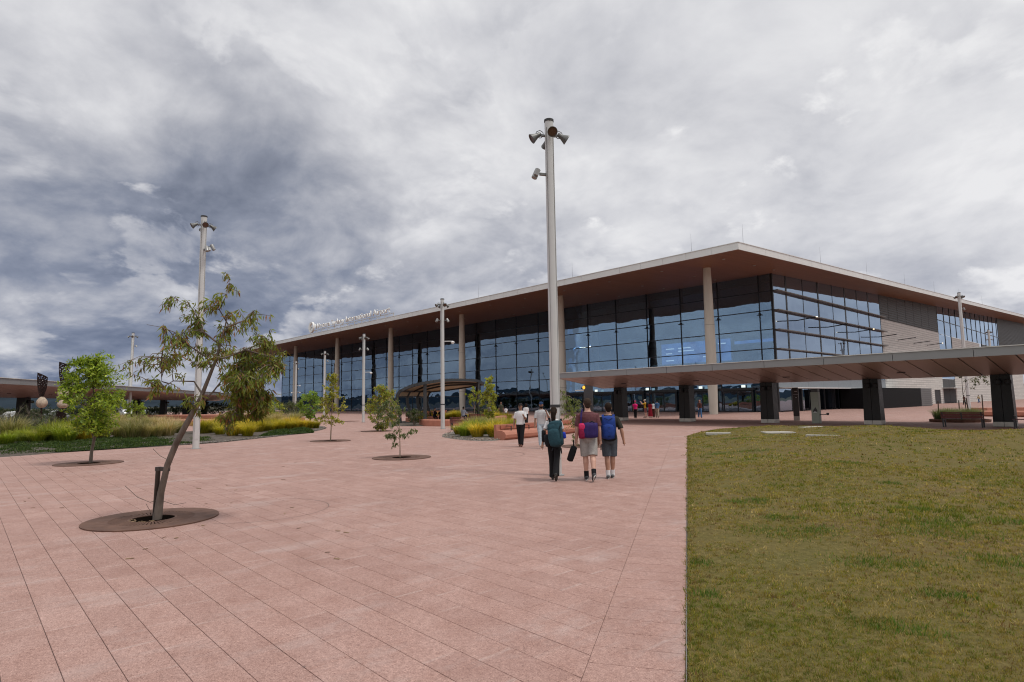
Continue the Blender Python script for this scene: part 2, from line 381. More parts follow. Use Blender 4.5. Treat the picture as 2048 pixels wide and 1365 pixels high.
# header course of pavers along the lawn edge
far_band = MB(); bw, bl = .29, .642
m1 = MB(); slab(m1, [(-bl/2, -bw/2+.003), (bl/2, -bw/2+.003), (bl/2, bw/2-.003), (-bl/2, bw/2-.003)]); band_me = m1.mesh('header_paver', m_pav)
for k in range(-22, 92):
    tt = k*bw; c = E0+ED*tt+EN*(-.012-bl/2)
    if not in_view(c.x, c.y): continue
    if n_ind < 295: link('header_paver', band_me, plaza, (c.x, c.y, 0), math.atan2(EN.y, EN.x)); n_ind += 1
    else:
        r = [c+EN*a*bl/2+ED*e*(bw/2-.003) for a, e in ((-1, -1), (1, -1), (1, 1), (-1, 1))]; slab(far_band, [(p.x, p.y) for p in r])
far_pav.v += [] 
o = far_pav.build('farther_pavers', m_pav, plaza); tag(o, kind='stuff')
if far_band.v: tag(far_band.build('farther_header_pavers', m_pav, plaza), kind='stuff')
# curved saw cuts in the paving
m_cut = M('dark saw cut', (.13, .095, .085), .95)
def arc(cx, cy, r, a0, a1, wd=.009, z=.003):
    mb = MB(); n = 40; V = []
    for k in range(n+1):
        a = a0+(a1-a0)*k/n
        V += [(cx+(r-wd/2)*math.cos(a), cy+(r-wd/2)*math.sin(a), z), (cx+(r+wd/2)*math.cos(a), cy+(r+wd/2)*math.sin(a), z)]
    mb.raw(V, [(2*k, 2*k+1, 2*k+3, 2*k+2) for k in range(n)]); o = mb.build('curved_saw_cut', m_cut, plaza); return o
c0 = G(515, 1020); r0 = (G(650, 1020)-c0).length
arc(c0.x, c0.y, r0*.98, -.9, 2.3)
c1 = G(960, 910); arc(c1.x, c1.y, 1.5, -1.2, 1.6, .02)

# ---- lawn
edge_pts = [(-16.03, 26.24), (-17.42, 29.42), (-18.0, 32.57), (-16.99, 34.17), (-14.43, 34.87), (-11.81, 34.75), (-8.28, 34.1), (-4.63, 33.9), (10, 33.6), (40, 33.2)]
_s = [s_of(*p) for p in edge_pts]; _t = [t_of(*p) for p in edge_pts]
_s[0] = 0.
def tmax(s): return float(np.interp(s, _s, _t))
def lawn_z(x, y):
    s = s_of(x, y); tt = t_of(x, y); e = max(0., min(1., s/2.2))*max(0., min(1., (tmax(s)-tt)/3.))
    zz = .34*mnoise.noise(Vector((x*.10+3.3, y*.10, .7)))+.16*mnoise.noise(Vector((x*.27, y*.27+4.2, 2.)))+.06
    ridge = .30*math.exp(-((tt-17-.35*s)/3.2)**2)*min(1., s/7.)
    return .004+e*(max(-.0, zz+.16)*.8+ridge)+(.012+.012*mnoise.noise(Vector((x*1.9, y*1.9, 3.))))*min(1, s*4)
lv, lf = [], []; NS, NTt = 110, 150
for i in range(NS+1):
    s = 30.*(i/NS)**1.6
    for k in range(NTt+1):
        tt = -9+(tmax(s)+9)*((k/NTt)**1.25); p = E0+EN*s+ED*tt; lv.append((p.x, p.y, lawn_z(p.x, p.y)))
for i in range(NS):
    for k in range(NTt): a = i*(NTt+1)+k; lf.append((a, a+NTt+1, a+NTt+2, a+1))
m_lawn = bpy.data.materials.new('patchy lawn soil and thatch'); m_lawn.use_nodes = True
t = NT(m_lawn.node_tree); pos = t.n('ShaderNodeNewGeometry').outputs['Position']
n1 = t.noise(pos, .55, 5, .6); n2 = t.noise(pos, 14, 5, .7); n3 = t.noise(t.vmath('MULTIPLY', pos, (1, 1, 1)), 60, 3, .7)
c = t.ramp(n1, [(.36, (.165, .098, .050)), (.44, (.160, .120, .040)), (.52, (.145, .122, .028)), (.62, (.100, .108, .022))])
c = t.mix(.6, c, t.ramp(n2, [(.3, (.045, .031, .018)), (.5, (.125, .10, .034)), (.70, (.25, .195, .080))]))
c = t.mix(.35, c, t.ramp(n3, [(.3, (.030, .026, .011)), (.66, (.22, .175, .07))]))
b = t.n('ShaderNodeBsdfPrincipled', None, Base_Color=c, Roughness=.95, Normal=t.n('ShaderNodeBump', None, Strength=.9, Distance=.03, Height=n2).outputs[0]); b.inputs['Specular IOR Level'].default_value = .1
t.n('ShaderNodeOutputMaterial', None, Surface=b.outputs[0])
lawn = tag(MB().raw(lv, lf).build('lawn', m_lawn, smooth='all'), 'patchy olive lawn bordered by pink paving', kind='structure')
# grass blades, thinning with distance
def blades(n, smax_d, dmin, dmax, hlo, hhi, wlo, whi, green=False, pts=None):
    if pts is None:
        u = rng.random(n*4); r = np.sqrt(dmin**2+(dmax**2-dmin**2)*u); lo, hi = math.atan2(FW[1], FW[0])-1.05, math.atan2(FW[1], FW[0])+.12
        a = rng.uniform(lo, hi, n*4); x = r*np.cos(a); y = r*np.sin(a)
        s = (x-E0.x)*EN.x+(y-E0.y)*EN.y; tt = (x-E0.x)*ED.x+(y-E0.y)*ED.y
        ok = (s > -.02+.03*rng.random(len(s))) & (tt < np.interp(s, _s, _t)) & (tt > -8) & (s < 29); x, y = x[ok][:n], y[ok][:n]
    else: x, y = pts[:, 0], pts[:, 1]
    return x, y
def blade_mesh(x, y, h, wd, lean, colr):
    n = len(x); z = np.array([lawn_z(a, c) for a, c in zip(x, y)])
    az = rng.uniform(0, 2*PI, n); la = rng.uniform(0, 2*PI, n)
    base = np.stack([x, y, z-.004], 1); dx = np.stack([np.cos(az), np.sin(az), 0*az], 1)*wd[:, None]/2
    tip = base+np.stack([np.cos(la)*lean*h, np.sin(la)*lean*h, h*np.sqrt(np.maximum(.04, 1-lean**2))], 1)
    V = np.stack([base-dx, base+dx, tip], 1).reshape(-1, 3); Fc = np.arange(3*n).reshape(-1, 3)
    return V, Fc, np.repeat(colr, 3, 0)
GV, GF, GC = [], [], []; off = 0
pal = np.array([[.255, .21, .036], [.175, .185, .028], [.34, .26, .075], [.115, .155, .020], [.42, .32, .14], [.17, .10, .042]])
def pnoise(x, y, f, z): return np.array([mnoise.noise(Vector((a*f, c*f, z))) for a, c in zip(x, y)])
for (nt, m, d0, d1, h0, h1, w0, w1, rad) in ((11500, 9, 2.6, 5.5, .012, .034, .0032, .006, .026), (10000, 9, 5.5, 9.5, .016, .044, .0055, .009, .040), (8500, 8, 9.5, 17, .025, .06, .010, .018, .07), (6500, 7, 17, 38, .03, .07, .02, .04, .14)):
    tx, ty = blades(nt, 0, d0, d1, 0, 0, 0, 0); k = len(tx)
    pn = pnoise(tx, ty, .35, 5.)+.7*pnoise(tx, ty, 1.2, 8.)+.3*pnoise(tx, ty, 4., 2.)
    keep = rng.random(k) > np.clip(-.10-pn*1.3, .02, .88); tx, ty, pn = tx[keep], ty[keep], pn[keep]; k = len(tx)
    pr = np.stack([np.full(k, .34), .22+.6*np.maximum(0, pn), .26-.22*pn, .10+.7*np.maximum(0, pn-.1), .12-.12*pn, .09-.14*pn], 1).clip(.01); pr /= pr.sum(1, keepdims=True)
    ci = (pr.cumsum(1) < rng.random((k, 1))).sum(1).clip(0, 5); tc = pal[ci]*rng.uniform(.75, 1.25, (k, 1)); th = rng.uniform(h0, h1, k)*(1+.5*np.maximum(0, pn))
    a = rng.uniform(0, 2*PI, (k, m)); r = rad*np.sqrt(rng.random((k, m)))*rng.uniform(.5, 1.5, (k, 1)); x = (tx[:, None]+r*np.cos(a)).ravel(); y = (ty[:, None]+r*np.sin(a)).ravel(); n = k*m
    V, Fc, Cc = blade_mesh(x, y, np.repeat(th, m)*rng.uniform(.6, 1.2, n), rng.uniform(w0, w1, n), rng.uniform(.2, .85, n), np.repeat(tc, m, 0)*rng.uniform(.8, 1.25, (n, 1)))
    GV.append(V); GF.append(Fc+off); GC.append(Cc); off += len(V)
    # dead straw lying flat between the tufts
    x, y = blades(nt*2, 0, d0, d1, 0, 0, 0, 0); n = len(x); V, Fc, Cc = blade_mesh(x, y, rng.uniform(h0*1.2, h1*1.5, n), rng.uniform(w0*.6, w1*.8, n), np.full(n, .97), np.array([[.36, .28, .13]])*rng.uniform(.5, 1.3, (n, 1)))
    GV.append(V); GF.append(Fc+off); GC.append(Cc); off += len(V)
# ragged fringe hanging over the edging
tt_ = rng.uniform(-4, 26, 900); s_ = rng.uniform(-.012, .10, 900); m = 8; a = rng.uniform(0, 2*PI, (900, m)); r = .03*np.sqrt(rng.random((900, m)))
x = ((E0.x+ED.x*tt_+EN.x*s_)[:, None]+r*np.cos(a)).ravel(); y = ((E0.y+ED.y*tt_+EN.y*s_)[:, None]+r*np.sin(a)).ravel(); n = len(x)
V, Fc, Cc = blade_mesh(x, y, rng.uniform(.02, .07, n), rng.uniform(.004, .009, n), rng.uniform(.3, .9, n), np.repeat(pal[rng.integers(0, 6, 900)], m, 0)*rng.uniform(.6, 1.2, (n, 1)))
GV.append(V); GF.append(Fc+off); GC.append(Cc); off += len(V)
# bright green weed tufts scattered in the lawn
tufts = [(1495, 1012, .28), (1560, 1052, .2), (1520, 1008, .16), (1570, 1080, .42), (1640, 1078, .2), (1760, 1150, .34), (1830, 1040, .22), (1860, 1076, .36), (1868, 1098, .4), (1785, 983, .2), (1440, 915, .3), (1800, 1292, .2), (1395, 1130, .15), (1415, 1195, .12), (2040, 1080, .3), (2035, 1165, .3), (1480, 885, .5), (1510, 915, .5), (1700, 940, .35), (1900, 1230, .15)]
for px, py, r in tufts:
    c = G(px, py); n = int(1400*r); a = rng.uniform(0, 2*PI, n); rr = r*np.sqrt(rng.random(n))*rng.uniform(.5, 1.4, n)
    x = c.x+rr*np.cos(a)*1.5; y = c.y+rr*np.sin(a)*.9; ok = np.array([s_of(i, k) > .02 for i, k in zip(x, y)]); x, y = x[ok], y[ok]; n = len(x)
    V, Fc, Cc = blade_mesh(x, y, rng.uniform(.025, .075, n), rng.uniform(.005, .010, n), rng.uniform(.1, .8, n), np.array([[.085, .155, .026]])*rng.uniform(.7, 1.4, (n, 1)))
    GV.append(V); GF.append(Fc+off); GC.append(Cc); off += len(V)
m_grass = M_attr('grass blade', .75, .25, .12)
tag(link('lawn_grass', np_mesh('lawn_grass', np.concatenate(GV), np.concatenate(GF), m_grass, np.concatenate(GC))), 'short patchy olive and straw grass covering the lawn', 'grass', kind='stuff')
# thin steel edging between lawn and paving
m_steel = M('dull galvanised edging', (.22, .22, .21), .6, .4)
ep = [E0+ED*tt for tt in np.linspace(-9, t_of(-15.4, 25.), 14)]+[Vector(p) for p in ((-16.03, 26.24), (-16.8, 27.9), (-17.42, 29.42), (-17.85, 31.1), (-18.0, 32.57), (-17.7, 33.5), (-16.99, 34.17), (-15.9, 34.65), (-14.43, 34.87), (-11.81, 34.75), (-8.28, 34.1), (-4.63, 33.9), (10, 33.6))]
mb = MB()
for a, c in zip(ep[:-1], ep[1:]): mb.bar((a.x-.006, a.y-.003, .0), (c.x-.006, c.y-.003, .0), .006, .03)
tag(mb.build('lawn_edging_strip', m_steel), 'thin grey metal strip edging the lawn beside the paving', 'edging')
# flush concrete access covers in the lawn
m_conc = M('pale concrete cover', (.42, .40, .36), .85, var=.12, scale=4)
for k, (a, c, wd, lab) in enumerate((((1412, 873.5), (1462, 873.5), .5, 'leftmost pale concrete access slab set in the lawn near its rounded corner'), ((1527, 874.5), (1586, 874), .85, 'broad pale concrete access slab set in the lawn in front of the second canopy pillar'),
                                     ((1603, 868.5), (1645, 866.5), .4, 'faint half overgrown concrete slab farthest back in the lawn'), ((1613, 884.3), (1689, 886), .28, 'long thin pale concrete slab nearest the camera in the lawn'))):
    A, B = G(*a), G(*c); mid = (A+B)/2; dv = B-A
    zt = max(lawn_z(mid.x+u*dv.x/2, mid.y+u*dv.y/2) for u in (-1, 0, 1))
    tag(MB().box((0, 0, 0), (dv.length, wd, .10), bev=.01).build('access_slab', m_conc, loc=(mid.x, mid.y, zt-.035), rz=math.atan2(dv.y, dv.x)), lab, 'slab', 'concrete access slabs in the lawn')

# ---- planting beds
m_soil = M('dark bark mulch bed', (.060, .045, .035), .95, var=.45, scale=6, bump=.8, bscale=25, col2=(.13, .105, .085))
m_gravel = M('grey gravel bed', (.13, .115, .10), .9, var=.35, scale=9, bump=1., bscale=30, col2=(.24, .21, .185))
def smooth_poly(pts, n=4):
    out = []; L = len(pts)
    for i in range(L):
        p0, p1, p2, p3 = [Vector(pts[(i+k-1) % L]) for k in range(4)]
        for k in range(n):
            u = k/n; out.append(.5*((2*p1)+(-p0+p2)*u+(2*p0-5*p1+4*p2-p3)*u*u+(-p0+3*p1-3*p2+p3)*u**3))
    return out
BED1 = smooth_poly([(-29.2, -6), (-29.87, 1.26), (-30.79, 3.33), (-31.24, 6.46), (-31.49, 8.37), (-32.04, 9.88), (-34.12, 12.6), (-36.71, 15.69), (-40.3, 18.64), (-44.1, 20.9), (-47.5, 21.6), (-49, 19.5), (-47, 13), (-44.5, 6), (-43, -2), (-42, -10), (-33, -13)])
BED2 = smooth_poly([(-26.6, 19.13), (-29.15, 21.6), (-31.2, 24.4), (-31.5, 27.0), (-29.0, 27.2), (-25.2, 25.4), (-22.9, 22.6), (-21.75, 19.4), (-21.3, 17.95), (-22.78, 17.71), (-24.7, 18.25)])
BED3 = smooth_poly([(-43.6, 25.2), (-39.9, 26.3), (-40.5, 28.2), (-45.5, 31.5), (-50, 35), (-52.5, 35.5), (-50, 30.5), (-46.5, 26.8)])
def bed(name, poly, mat, h=.10, label=None):
    c = Vector((sum(p.x for p in poly)/len(poly), sum(p.y for p in poly)/len(poly))); V = [(p.x, p.y, -.003) for p in poly]+[(c.x+(p.x-c.x)*.985, c.y+(p.y-c.y)*.985, .025) for p in poly]+[(c.x+(p.x-c.x)*.8, c.y+(p.y-c.y)*.8, h) for p in poly]+[(c.x, c.y, h*1.3)]
    n = len(poly); Fc = []
    for k in (0, n): Fc += [(k+i, k+(i+1) % n, k+n+(i+1) % n, k+n+i) for i in range(n)]
    Fc += [(2*n+i, 2*n+(i+1) % n, 3*n) for i in range(n)]
    return tag(MB().raw(V, Fc).build(name, mat, smooth='all'), label, kind='structure')
bed('planting_bed', BED1, m_soil, .12); bed('planting_bed', BED2, m_gravel, .10); bed('planting_bed', BED3, m_soil, .10)
def inside_poly(poly, x, y):
    r = False; n = len(poly); j = n-1
    for i in range(n):
        if (poly[i].y > y) != (poly[j].y > y) and x < (poly[j].x-poly[i].x)*(y-poly[i].y)/(poly[j].y-poly[i].y)+poly[i].x: r = not r
        j = i
    return r
# loose stones: one mass of gravel per bed
def gravel(name, spots, label, cols):
    V, Fc, Cc = [], [], []; off = 0
    oct_v = np.array([[1, 0, 0], [-1, 0, 0], [0, 1, 0], [0, -1, 0], [0, 0, 1], [0, 0, -1]], float); oct_f = np.array([[0, 2, 4], [2, 1, 4], [1, 3, 4], [3, 0, 4], [2, 0, 5], [1, 2, 5], [3, 1, 5], [0, 3, 5]])
    for (x, y, z, r) in spots:
        a = rng.uniform(0, 2*PI); R = np.array([[math.cos(a), -math.sin(a), 0], [math.sin(a), math.cos(a), 0], [0, 0, 1]])
        v = (oct_v*np.array([r*rng.uniform(.7, 1.5), r*rng.uniform(.6, 1.), r*rng.uniform(.3, .6)])*rng.uniform(.8, 1.2, (6, 1)))@R.T+np.array([x, y, z]); V.append(v); Fc.append(oct_f+off); off += 6
        Cc.append(np.repeat(np.array([random.choice(cols)])*rng.uniform(.7, 1.3), 6, 0))
    tag(link(name, np_mesh(name, np.concatenate(V), np.concatenate(Fc), m_stone, np.concatenate(Cc))), label, 'gravel', kind='stuff')
m_stone = M_attr('loose stone', .85)
sp1 = []
while len(sp1) < 3800:
    p = BED1[rng.integers(14, 44)]; q = Vector((p.x-abs(rng.normal(0, 1.1)), p.y+rng.uniform(-.8, .8)))
    if q.y > 7.4 and inside_poly(BED1, q.x, q.y): sp1.append((q.x, q.y, .03+.02*rng.random(), rng.uniform(.025, .05)))
gravel('bed_gravel', sp1, 'grey stone mulch along the edge of the long left planting bed', [(.14, .13, .12), (.22, .20, .185), (.08, .07, .065), (.30, .26, .22)])
sp2 = []
while len(sp2) < 3600:
    x, y = rng.uniform(-31.5, -21), rng.uniform(17.5, 25)
    if inside_poly(BED2, x, y): sp2.append((x, y, .04+.05*rng.random(), rng.uniform(.02, .05)))
gravel('bed_gravel', sp2, 'mixed grey and tan stones covering the rounded planting island', [(.30, .28, .25), (.40, .34, .27), (.16, .14, .12), (.48, .44, .38), (.24, .16, .12)])
# ================================================================== TERMINAL
YF, XS, XL, YB = 74.0, -33.0, -187.25, 300.0          # front glass plane, side plane, left end, back end
RX, RY = -28.1, 56.1                                  # roof corner
def sof(y): return 16.4+.042*(y-RY)                   # soffit height
m_fascia = M('pale aluminium roof fascia', (.66, .66, .64), .45, .15, var=.05, scale=.5)
m_soffit = bpy.data.materials.new('rust brown slatted soffit'); m_soffit.use_nodes = True
t = NT(m_soffit.node_tree); pos = t.n('ShaderNodeNewGeometry').outputs['Position']
sx = t.n('ShaderNodeSeparateXYZ', None, i0=pos).outputs[0]
fr = t.math('FRACT', t.math('DIVIDE', sx, .30)); ln = t.math('LESS_THAN', fr, .07)
c = t.mix(t.mapr(t.noise(t.vmath('MULTIPLY', pos, (3, .15, 1)), 1., 4), .3, .7, 0, 1), (.182, .080, .036), (.235, .106, .050))
c = t.mix(t.math('MULTIPLY', ln, .55), c, (.06, .028, .016))
b = t.n('ShaderNodeBsdfPrincipled', None, Base_Color=c, Roughness=.5); t.n('ShaderNodeOutputMaterial', None, Surface=b.outputs[0])
m_concol = M('board marked concrete column', (.50, .465, .40), .8, var=.12, scale=1.2, streak=(1, 1, .25), bump=.25, bscale=14)
m_frame = M('black aluminium frame', (.012, .012, .014), .4, .3)
m_glass = M_glass('front curtain wall glass', (.80, .87, .87), .24, .022, 0., (.45, .63, .86))
m_glass_s = M_glass('side curtain wall glass', (.40, .48, .50), .40, .016, 0., (.64, .79, 1.))
m_clad = bpy.data.materials.new('grey metal plank cladding'); m_clad.use_nodes = True
t = NT(m_clad.node_tree); pos = t.n('ShaderNodeNewGeometry').outputs['Position']
bk = t.n('ShaderNodeTexBrick', {'offset': .5}, Vector=t.vmath('MULTIPLY', t.n('ShaderNodeCombineXYZ', None, i0=t.n('ShaderNodeSeparateXYZ', None, i0=pos).outputs[1], i1=t.n('ShaderNodeSeparateXYZ', None, i0=pos).outputs[2]).outputs[0], (1, 1, 1)),
         Color1=(.60, .585, .55), Color2=(.53, .515, .485), Mortar=(.36, .35, .335), Scale=1., Mortar_Size=.05, Brick_Width=3.2, Row_Height=.42)
b = t.n('ShaderNodeBsdfPrincipled', None, Base_Color=bk.outputs[0], Roughness=.6, Normal=t.n('ShaderNodeBump', None, Strength=.3, Distance=.04, Height=bk.outputs[1]).outputs[0]); t.n('ShaderNodeOutputMaterial', None, Surface=b.outputs[0])
m_louv = M('dark bronze louvre', (.034, .033, .032), .5, .3)
m_spand = M('blue grey spandrel panel', (.20, .22, .24), .35, .2)
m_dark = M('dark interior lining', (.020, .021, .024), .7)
m_ifloor = M('interior stone floor', (.16, .155, .15), .35)
m_iwhite = M('interior white panel', (.55, .56, .55), .6)
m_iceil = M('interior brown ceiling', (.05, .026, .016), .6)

TB = thing('terminal_building', 'long glass fronted terminal with brown soffit and pale overhanging roof edge', 'building', (RX, RY, 0))
def part(mb, name, mat, parent=TB, smooth=False):
    o = mb.build(name, mat, parent, smooth); o.location = -parent.matrix_world.translation if parent is not TB else (-RX, -RY, 0); return o
def sub(mb, name, mat, parent, smooth=False): return mb.build(name, mat, parent, smooth)
TH = .70
# roof slab with soffit below
mb = MB(); L, Rr, Y0, Y1 = XL-1.2, RX, RY, YB
V = [(x, y, sof(y)+dz) for dz in (.02, TH-.03) for (x, y) in ((L+.1, Y0+.1), (Rr-.1, Y0+.1), (Rr-.1, Y1), (L+.1, Y1))]
roof = part(MB().raw(V, [(0, 3, 2, 1), (4, 5, 6, 7), (0, 1, 5, 4), (1, 2, 6, 5), (2, 3, 7, 6), (3, 0, 4, 7)]), 'roof', m_soffit); roof['label'] = 'wide flat roof with rust brown slatted soffit'
nx = 55
me = MB().span((-1.455, -.05, 0), (1.455, .05, TH)).mesh('fascia_panel', m_fascia)
wx = (Rr-L)/nx; me = MB().span((-wx/2+.012, 0, 0), (wx/2-.012, .09, TH)).mesh('fascia_panel', m_fascia)
for k in range(nx): link('fascia_panel', me, roof, (L+wx*(k+.5), Y0, sof(Y0)))
ny = 82; wy = (Y1-Y0)/ny
a = math.atan(.042); me2 = MB().box((0, 0, TH/2), (.09, wy-.024, TH), rx=a).mesh('fascia_panel', m_fascia)
for k in range(ny): yy = Y0+wy*(k+.5); link('fascia_panel', me2, roof, (Rr-.045+.003, yy+(.05 if k == 0 else 0), sof(yy)))
# thin drip lip along roof top edge
part(MB().bar((L, Y0-.02, sof(Y0)+TH+.03), (Rr+.02, Y0-.02, sof(Y0)+TH+.03), .10, .06).bar((Rr+.01, Y0, sof(Y0)+TH+.03), (Rr+.01, Y1, sof(Y1)+TH+.03), .10, .06), 'roof_capping', m_fascia)
m_rod = M('lightning rod steel', (.35, .36, .38), .4, .7)
for (x, y) in ((-33.9, 57.2), (-28.6, 58.2), (-28.6, 78.2), (-28.6, 95), (-28.6, 113), (-28.6, 131), (-28.6, 150), (-28.6, 172), (-51, 57.2), (-70, 57.2)):
    part(MB().tube([(x, y, sof(y)+.6), (x, y, sof(y)+1.8), (x, y, sof(y)+3.)], [.022, .016, .006], 6), 'lightning_rod', m_rod)
# downlights in the soffit
me = MB().lathe([(.16, -.06), (.16, .01), (.11, .012)], 12).mesh('downlight', M('downlight rim', (.30, .27, .24), .4))
for x in np.arange(-31.5, -185, -7.7):
    for y in (59.5, 66.5, 71.5): o = link('downlight', me, TB, (x-RX, y-RY, sof(y)+.01)); 
# columns
col_x = [-35.4-23.05*k for k in range(7)]
me = MB().lathe([(.46, 0), (.50, 1.5), (.555, 4), (.575, 6.5), (.56, 9), (.50, 13), (.42, 16.72)], 28).mesh('concrete_column', m_concol, True)
mj = MB().lathe([(.572, 0), (.572, .03)], 28).mesh('column_joint', M('column joint shadow line', (.16, .15, .13), .9))
for x in col_x:
    o = link('concrete_column', me, TB, (x-RX, 62.86-RY, 0)); link('column_joint', mj, o, (0, 0, 3.6)); j2 = link('column_joint', mj, o, (0, 0, 10.1)); j2.scale = (.965, .965, 1)
# front curtain wall
rows = [.12, 3.0, 5.4, 7.8, 10.2, 12.6, 15.0]
mulx = [-34.70-5.65*k for k in range(28)]
edges_x = [XS]+mulx
for i in range(len(edges_x)-1):
    x1, x0 = edges_x[i], edges_x[i+1]; wd = x1-x0-.05; cx = (x0+x1)/2-RX
    for r, z0 in enumerate(rows):
        z1 = rows[r+1] if r+1 < len(rows) else sof(YF)
        ti = .0012*rng.standard_normal(); o = MB().box((0, 0, 0), (wd, .03, z1-z0-.04)).build('glass_pane', m_glass, TB); o.location = (cx, YF-RY, (z0+z1)/2); o.rotation_euler = (ti, 0, .0012*rng.standard_normal())
me = MB().span((-.045, -.10, 0), (.045, .22, sof(YF)+.03)).span((-.045, .22, 12.2), (.045, .75, sof(YF)+.03)).mesh('mullion', m_frame)
mbk = MB().box((0, 0, 0), (.62, .10, .10)).box((0, 0, .14), (.16, .08, .22)).mesh('mullion_bracket', m_frame)
for x in mulx: o = link('mullion', me, TB, (x-RX, YF-RY, 0)); link('mullion_bracket', mbk, o, (0, -.16, 12.12))
for z in rows[1:]: part(MB().span((XL, YF-.06, z-.055), (XS, YF+.06, z+.055)), 'transom', m_frame)
part(MB().span((XL, YF-.09, 0), (XS-.1, YF+.09, .12)), 'sill', m_frame)
part(MB().span((XS-.14, YF-.12, 0), (XS+.12, YF+.14, sof(YF)+.02)), 'corner_post', m_frame)
# entrance doors in the lowest row
for k, x in enumerate((-38.0, -43., -49., -54.5, -60.2, -66)):
    o = part(MB().span((x-2.0, YF-.35, 0), (x+2.0, YF-.12, 2.75)).span((x-2.3, YF-.7, 2.75), (x+2.3, YF-.12, 3.05)), 'entrance_portal', m_frame)
    for s in (-1, 1):
        q = MB().span((x+s*.95-.85, YF-.40, .1), (x+s*.95+.85, YF-.37, 2.6)).build('door_leaf', m_glass, o)
m_lit = M_emit('lit sign and handrail glow', (.9, 1., .95), .9)
for x in (-37.0, -43., -51.5, -61.): part(MB().box((x, YF-.75, 3.25), (.5, .08, .32)), 'entrance_sign', m_lit)
# side curtain wall, y 74..114.6
sy = [YF, 78.0, 83.2, 88.35, 93.6, 98.6, 103.75, 108.9, 114.6]; srow = [.12, 3.0, 4.45, 5.4, 7.8, 10.2, 12.65, 15.1]
for i in range(len(sy)-1):
    y0, y1 = sy[i], sy[i+1]; half = [(y0, y1)] if y1-y0 < 4.5 else [(y0, y1)]
    for r, z0 in enumerate(srow):
        last = r+1 == len(srow); z1 = srow[r+1] if not last else sof((y0+y1)/2)
        if z0 == 3.0:
            part(MB().span((XS-.12, y0+.02, z0+.03), (XS+.05, y1-.02, z1-.03)), 'spandrel_panel', m_spand); continue
        if last:
            z1a, z1b = sof(y0), sof(y1); q = MB().raw([(XS-.015+dx, y, z) for dx in (0, .03) for y, z in ((y0+.03, z0), (y1-.03, z0), (y1-.03, z1b), (y0+.03, z1a))], [(0, 3, 2, 1), (4, 5, 6, 7), (0, 1, 5, 4), (1, 2, 6, 5), (2, 3, 7, 6), (3, 0, 4, 7)])
            part(q, 'glass_pane', m_glass_s); continue
        o = MB().box((0, 0, 0), (.03, y1-y0-.05, z1-z0-.04)).build('glass_pane', m_glass_s, TB); o.location = (XS-RX, (y0+y1)/2-RY, (z0+z1)/2); o.rotation_euler = (0, .0012*rng.standard_normal(), .0015*rng.standard_normal())
for k, y in enumerate(sy[1:]):
    wdt = .20 if k % 2 == 0 else .05
    part(MB().span((XS-.2, y-wdt, 0), (XS+.045, y+wdt, sof(y)+.01)), 'mullion', m_frame)
m_fin = M('grey brown sunshade fin', (.16, .145, .13), .45, .4)
for z in srow[3:]:
    part(MB().span((XS+.03, YF+.25, z-.09), (XS+.62, sy[-1]+1.2, z+.03)), 'sunshade_fin', m_fin)
part(MB().span((XS+.03, YF+.3, 2.86), (XS+1.6, 118.5, 3.0)), 'door_awning', M('pale awning edge', (.55, .55, .54), .5))
m_warm = M_emit('warm lamp', (1., .82, .55), 2.2)
for (y, z) in ((80.6, 12.3), (91.3, 12.2), (102.1, 12.2), (113, 12.1), (123.7, 12.2), (133, 12.1), (142, 12.2)):
    o = part(MB().bar((XS, y, z-.55), (XS+2.6, y, z-.35), .09, .12), 'lamp_arm', m_frame); 
    MB().box((XS+2.62, y, z-.33), (.16, .20, .10)).build('lamp_head', m_warm if int(y) % 2 == 0 else m_frame, o)
# side door openings
for k, y in enumerate((80, 85.5, 91, 96.2, 101.3)):
    part(MB().span((XS+.03, y-.14, 0), (XS+.45, y+.14, 2.85)), 'door_jamb', m_frame)
# cladding and louvres further along the side
def slabx(y0, y1, z0, z1, name, mat, x0=XS-.25, x1=XS): return part(MB().span((x0, y0, z0), (x1, y1, z1)), name, mat)
def slopetop(y0, y1, z0, name, mat, x0=XS-.25, x1=XS):
    return part(MB().raw([(x, y, z) for x in (x0, x1) for y, z in ((y0, z0), (y1, z0), (y1, sof(y1)+.01), (y0, sof(y0)+.01))], [(0, 3, 2, 1), (4, 5, 6, 7), (0, 1, 5, 4), (1, 2, 6, 5), (2, 3, 7, 6), (3, 0, 4, 7)]), name, mat)
def clad(y0, y1, z0, z1): return slabx(y0, y1, z0, z1, 'plank_cladding', m_clad)
clad(114.6, 144.8, 0, 14.8); clad(144.8, 149.3, 2.8, 14.8); clad(149.3, 151.6, 0, 14.8); clad(162.2, 190.3, 0, 14.5); clad(190.3, 192, 0, 12.5)
slabx(144.8, 149.3, 0, 2.8, 'service_door', m_dark, XS-.3, XS-.12)
m_louvb = M('grey louvre blade', (.075, .073, .07), .5, .2)
def louvre(y0, y1, z0):
    o = slopetop(y0, y1, z0, 'louvre_panel', m_louv, XS-.25, XS-.06); q = MB(); z = z0+.15
    while z < sof(y0)-.1: q.box((XS-.03, (y0+y1)/2, z), (.14, y1-y0-.1, .06), ry=.5); z += .42
    q.build('louvre_blades', m_louvb, o); return o
ly = [114.9, 119.3, 124.4, 129.5, 134.5, 139.7, 144.9, 151.5]
for a_, b_ in zip(ly[:-1], ly[1:]): louvre(a_+.06, b_-.06, 14.85)
def glass_x(y0, y1, z0, z1=None):
    if z1 is None: slopetop(y0, y1, z0, 'glass_pane', m_glass_s, XS-.05, XS-.02)
    else: slabx(y0, y1, z0, z1, 'glass_pane', m_glass_s, XS-.05, XS-.02)
yy = 151.7
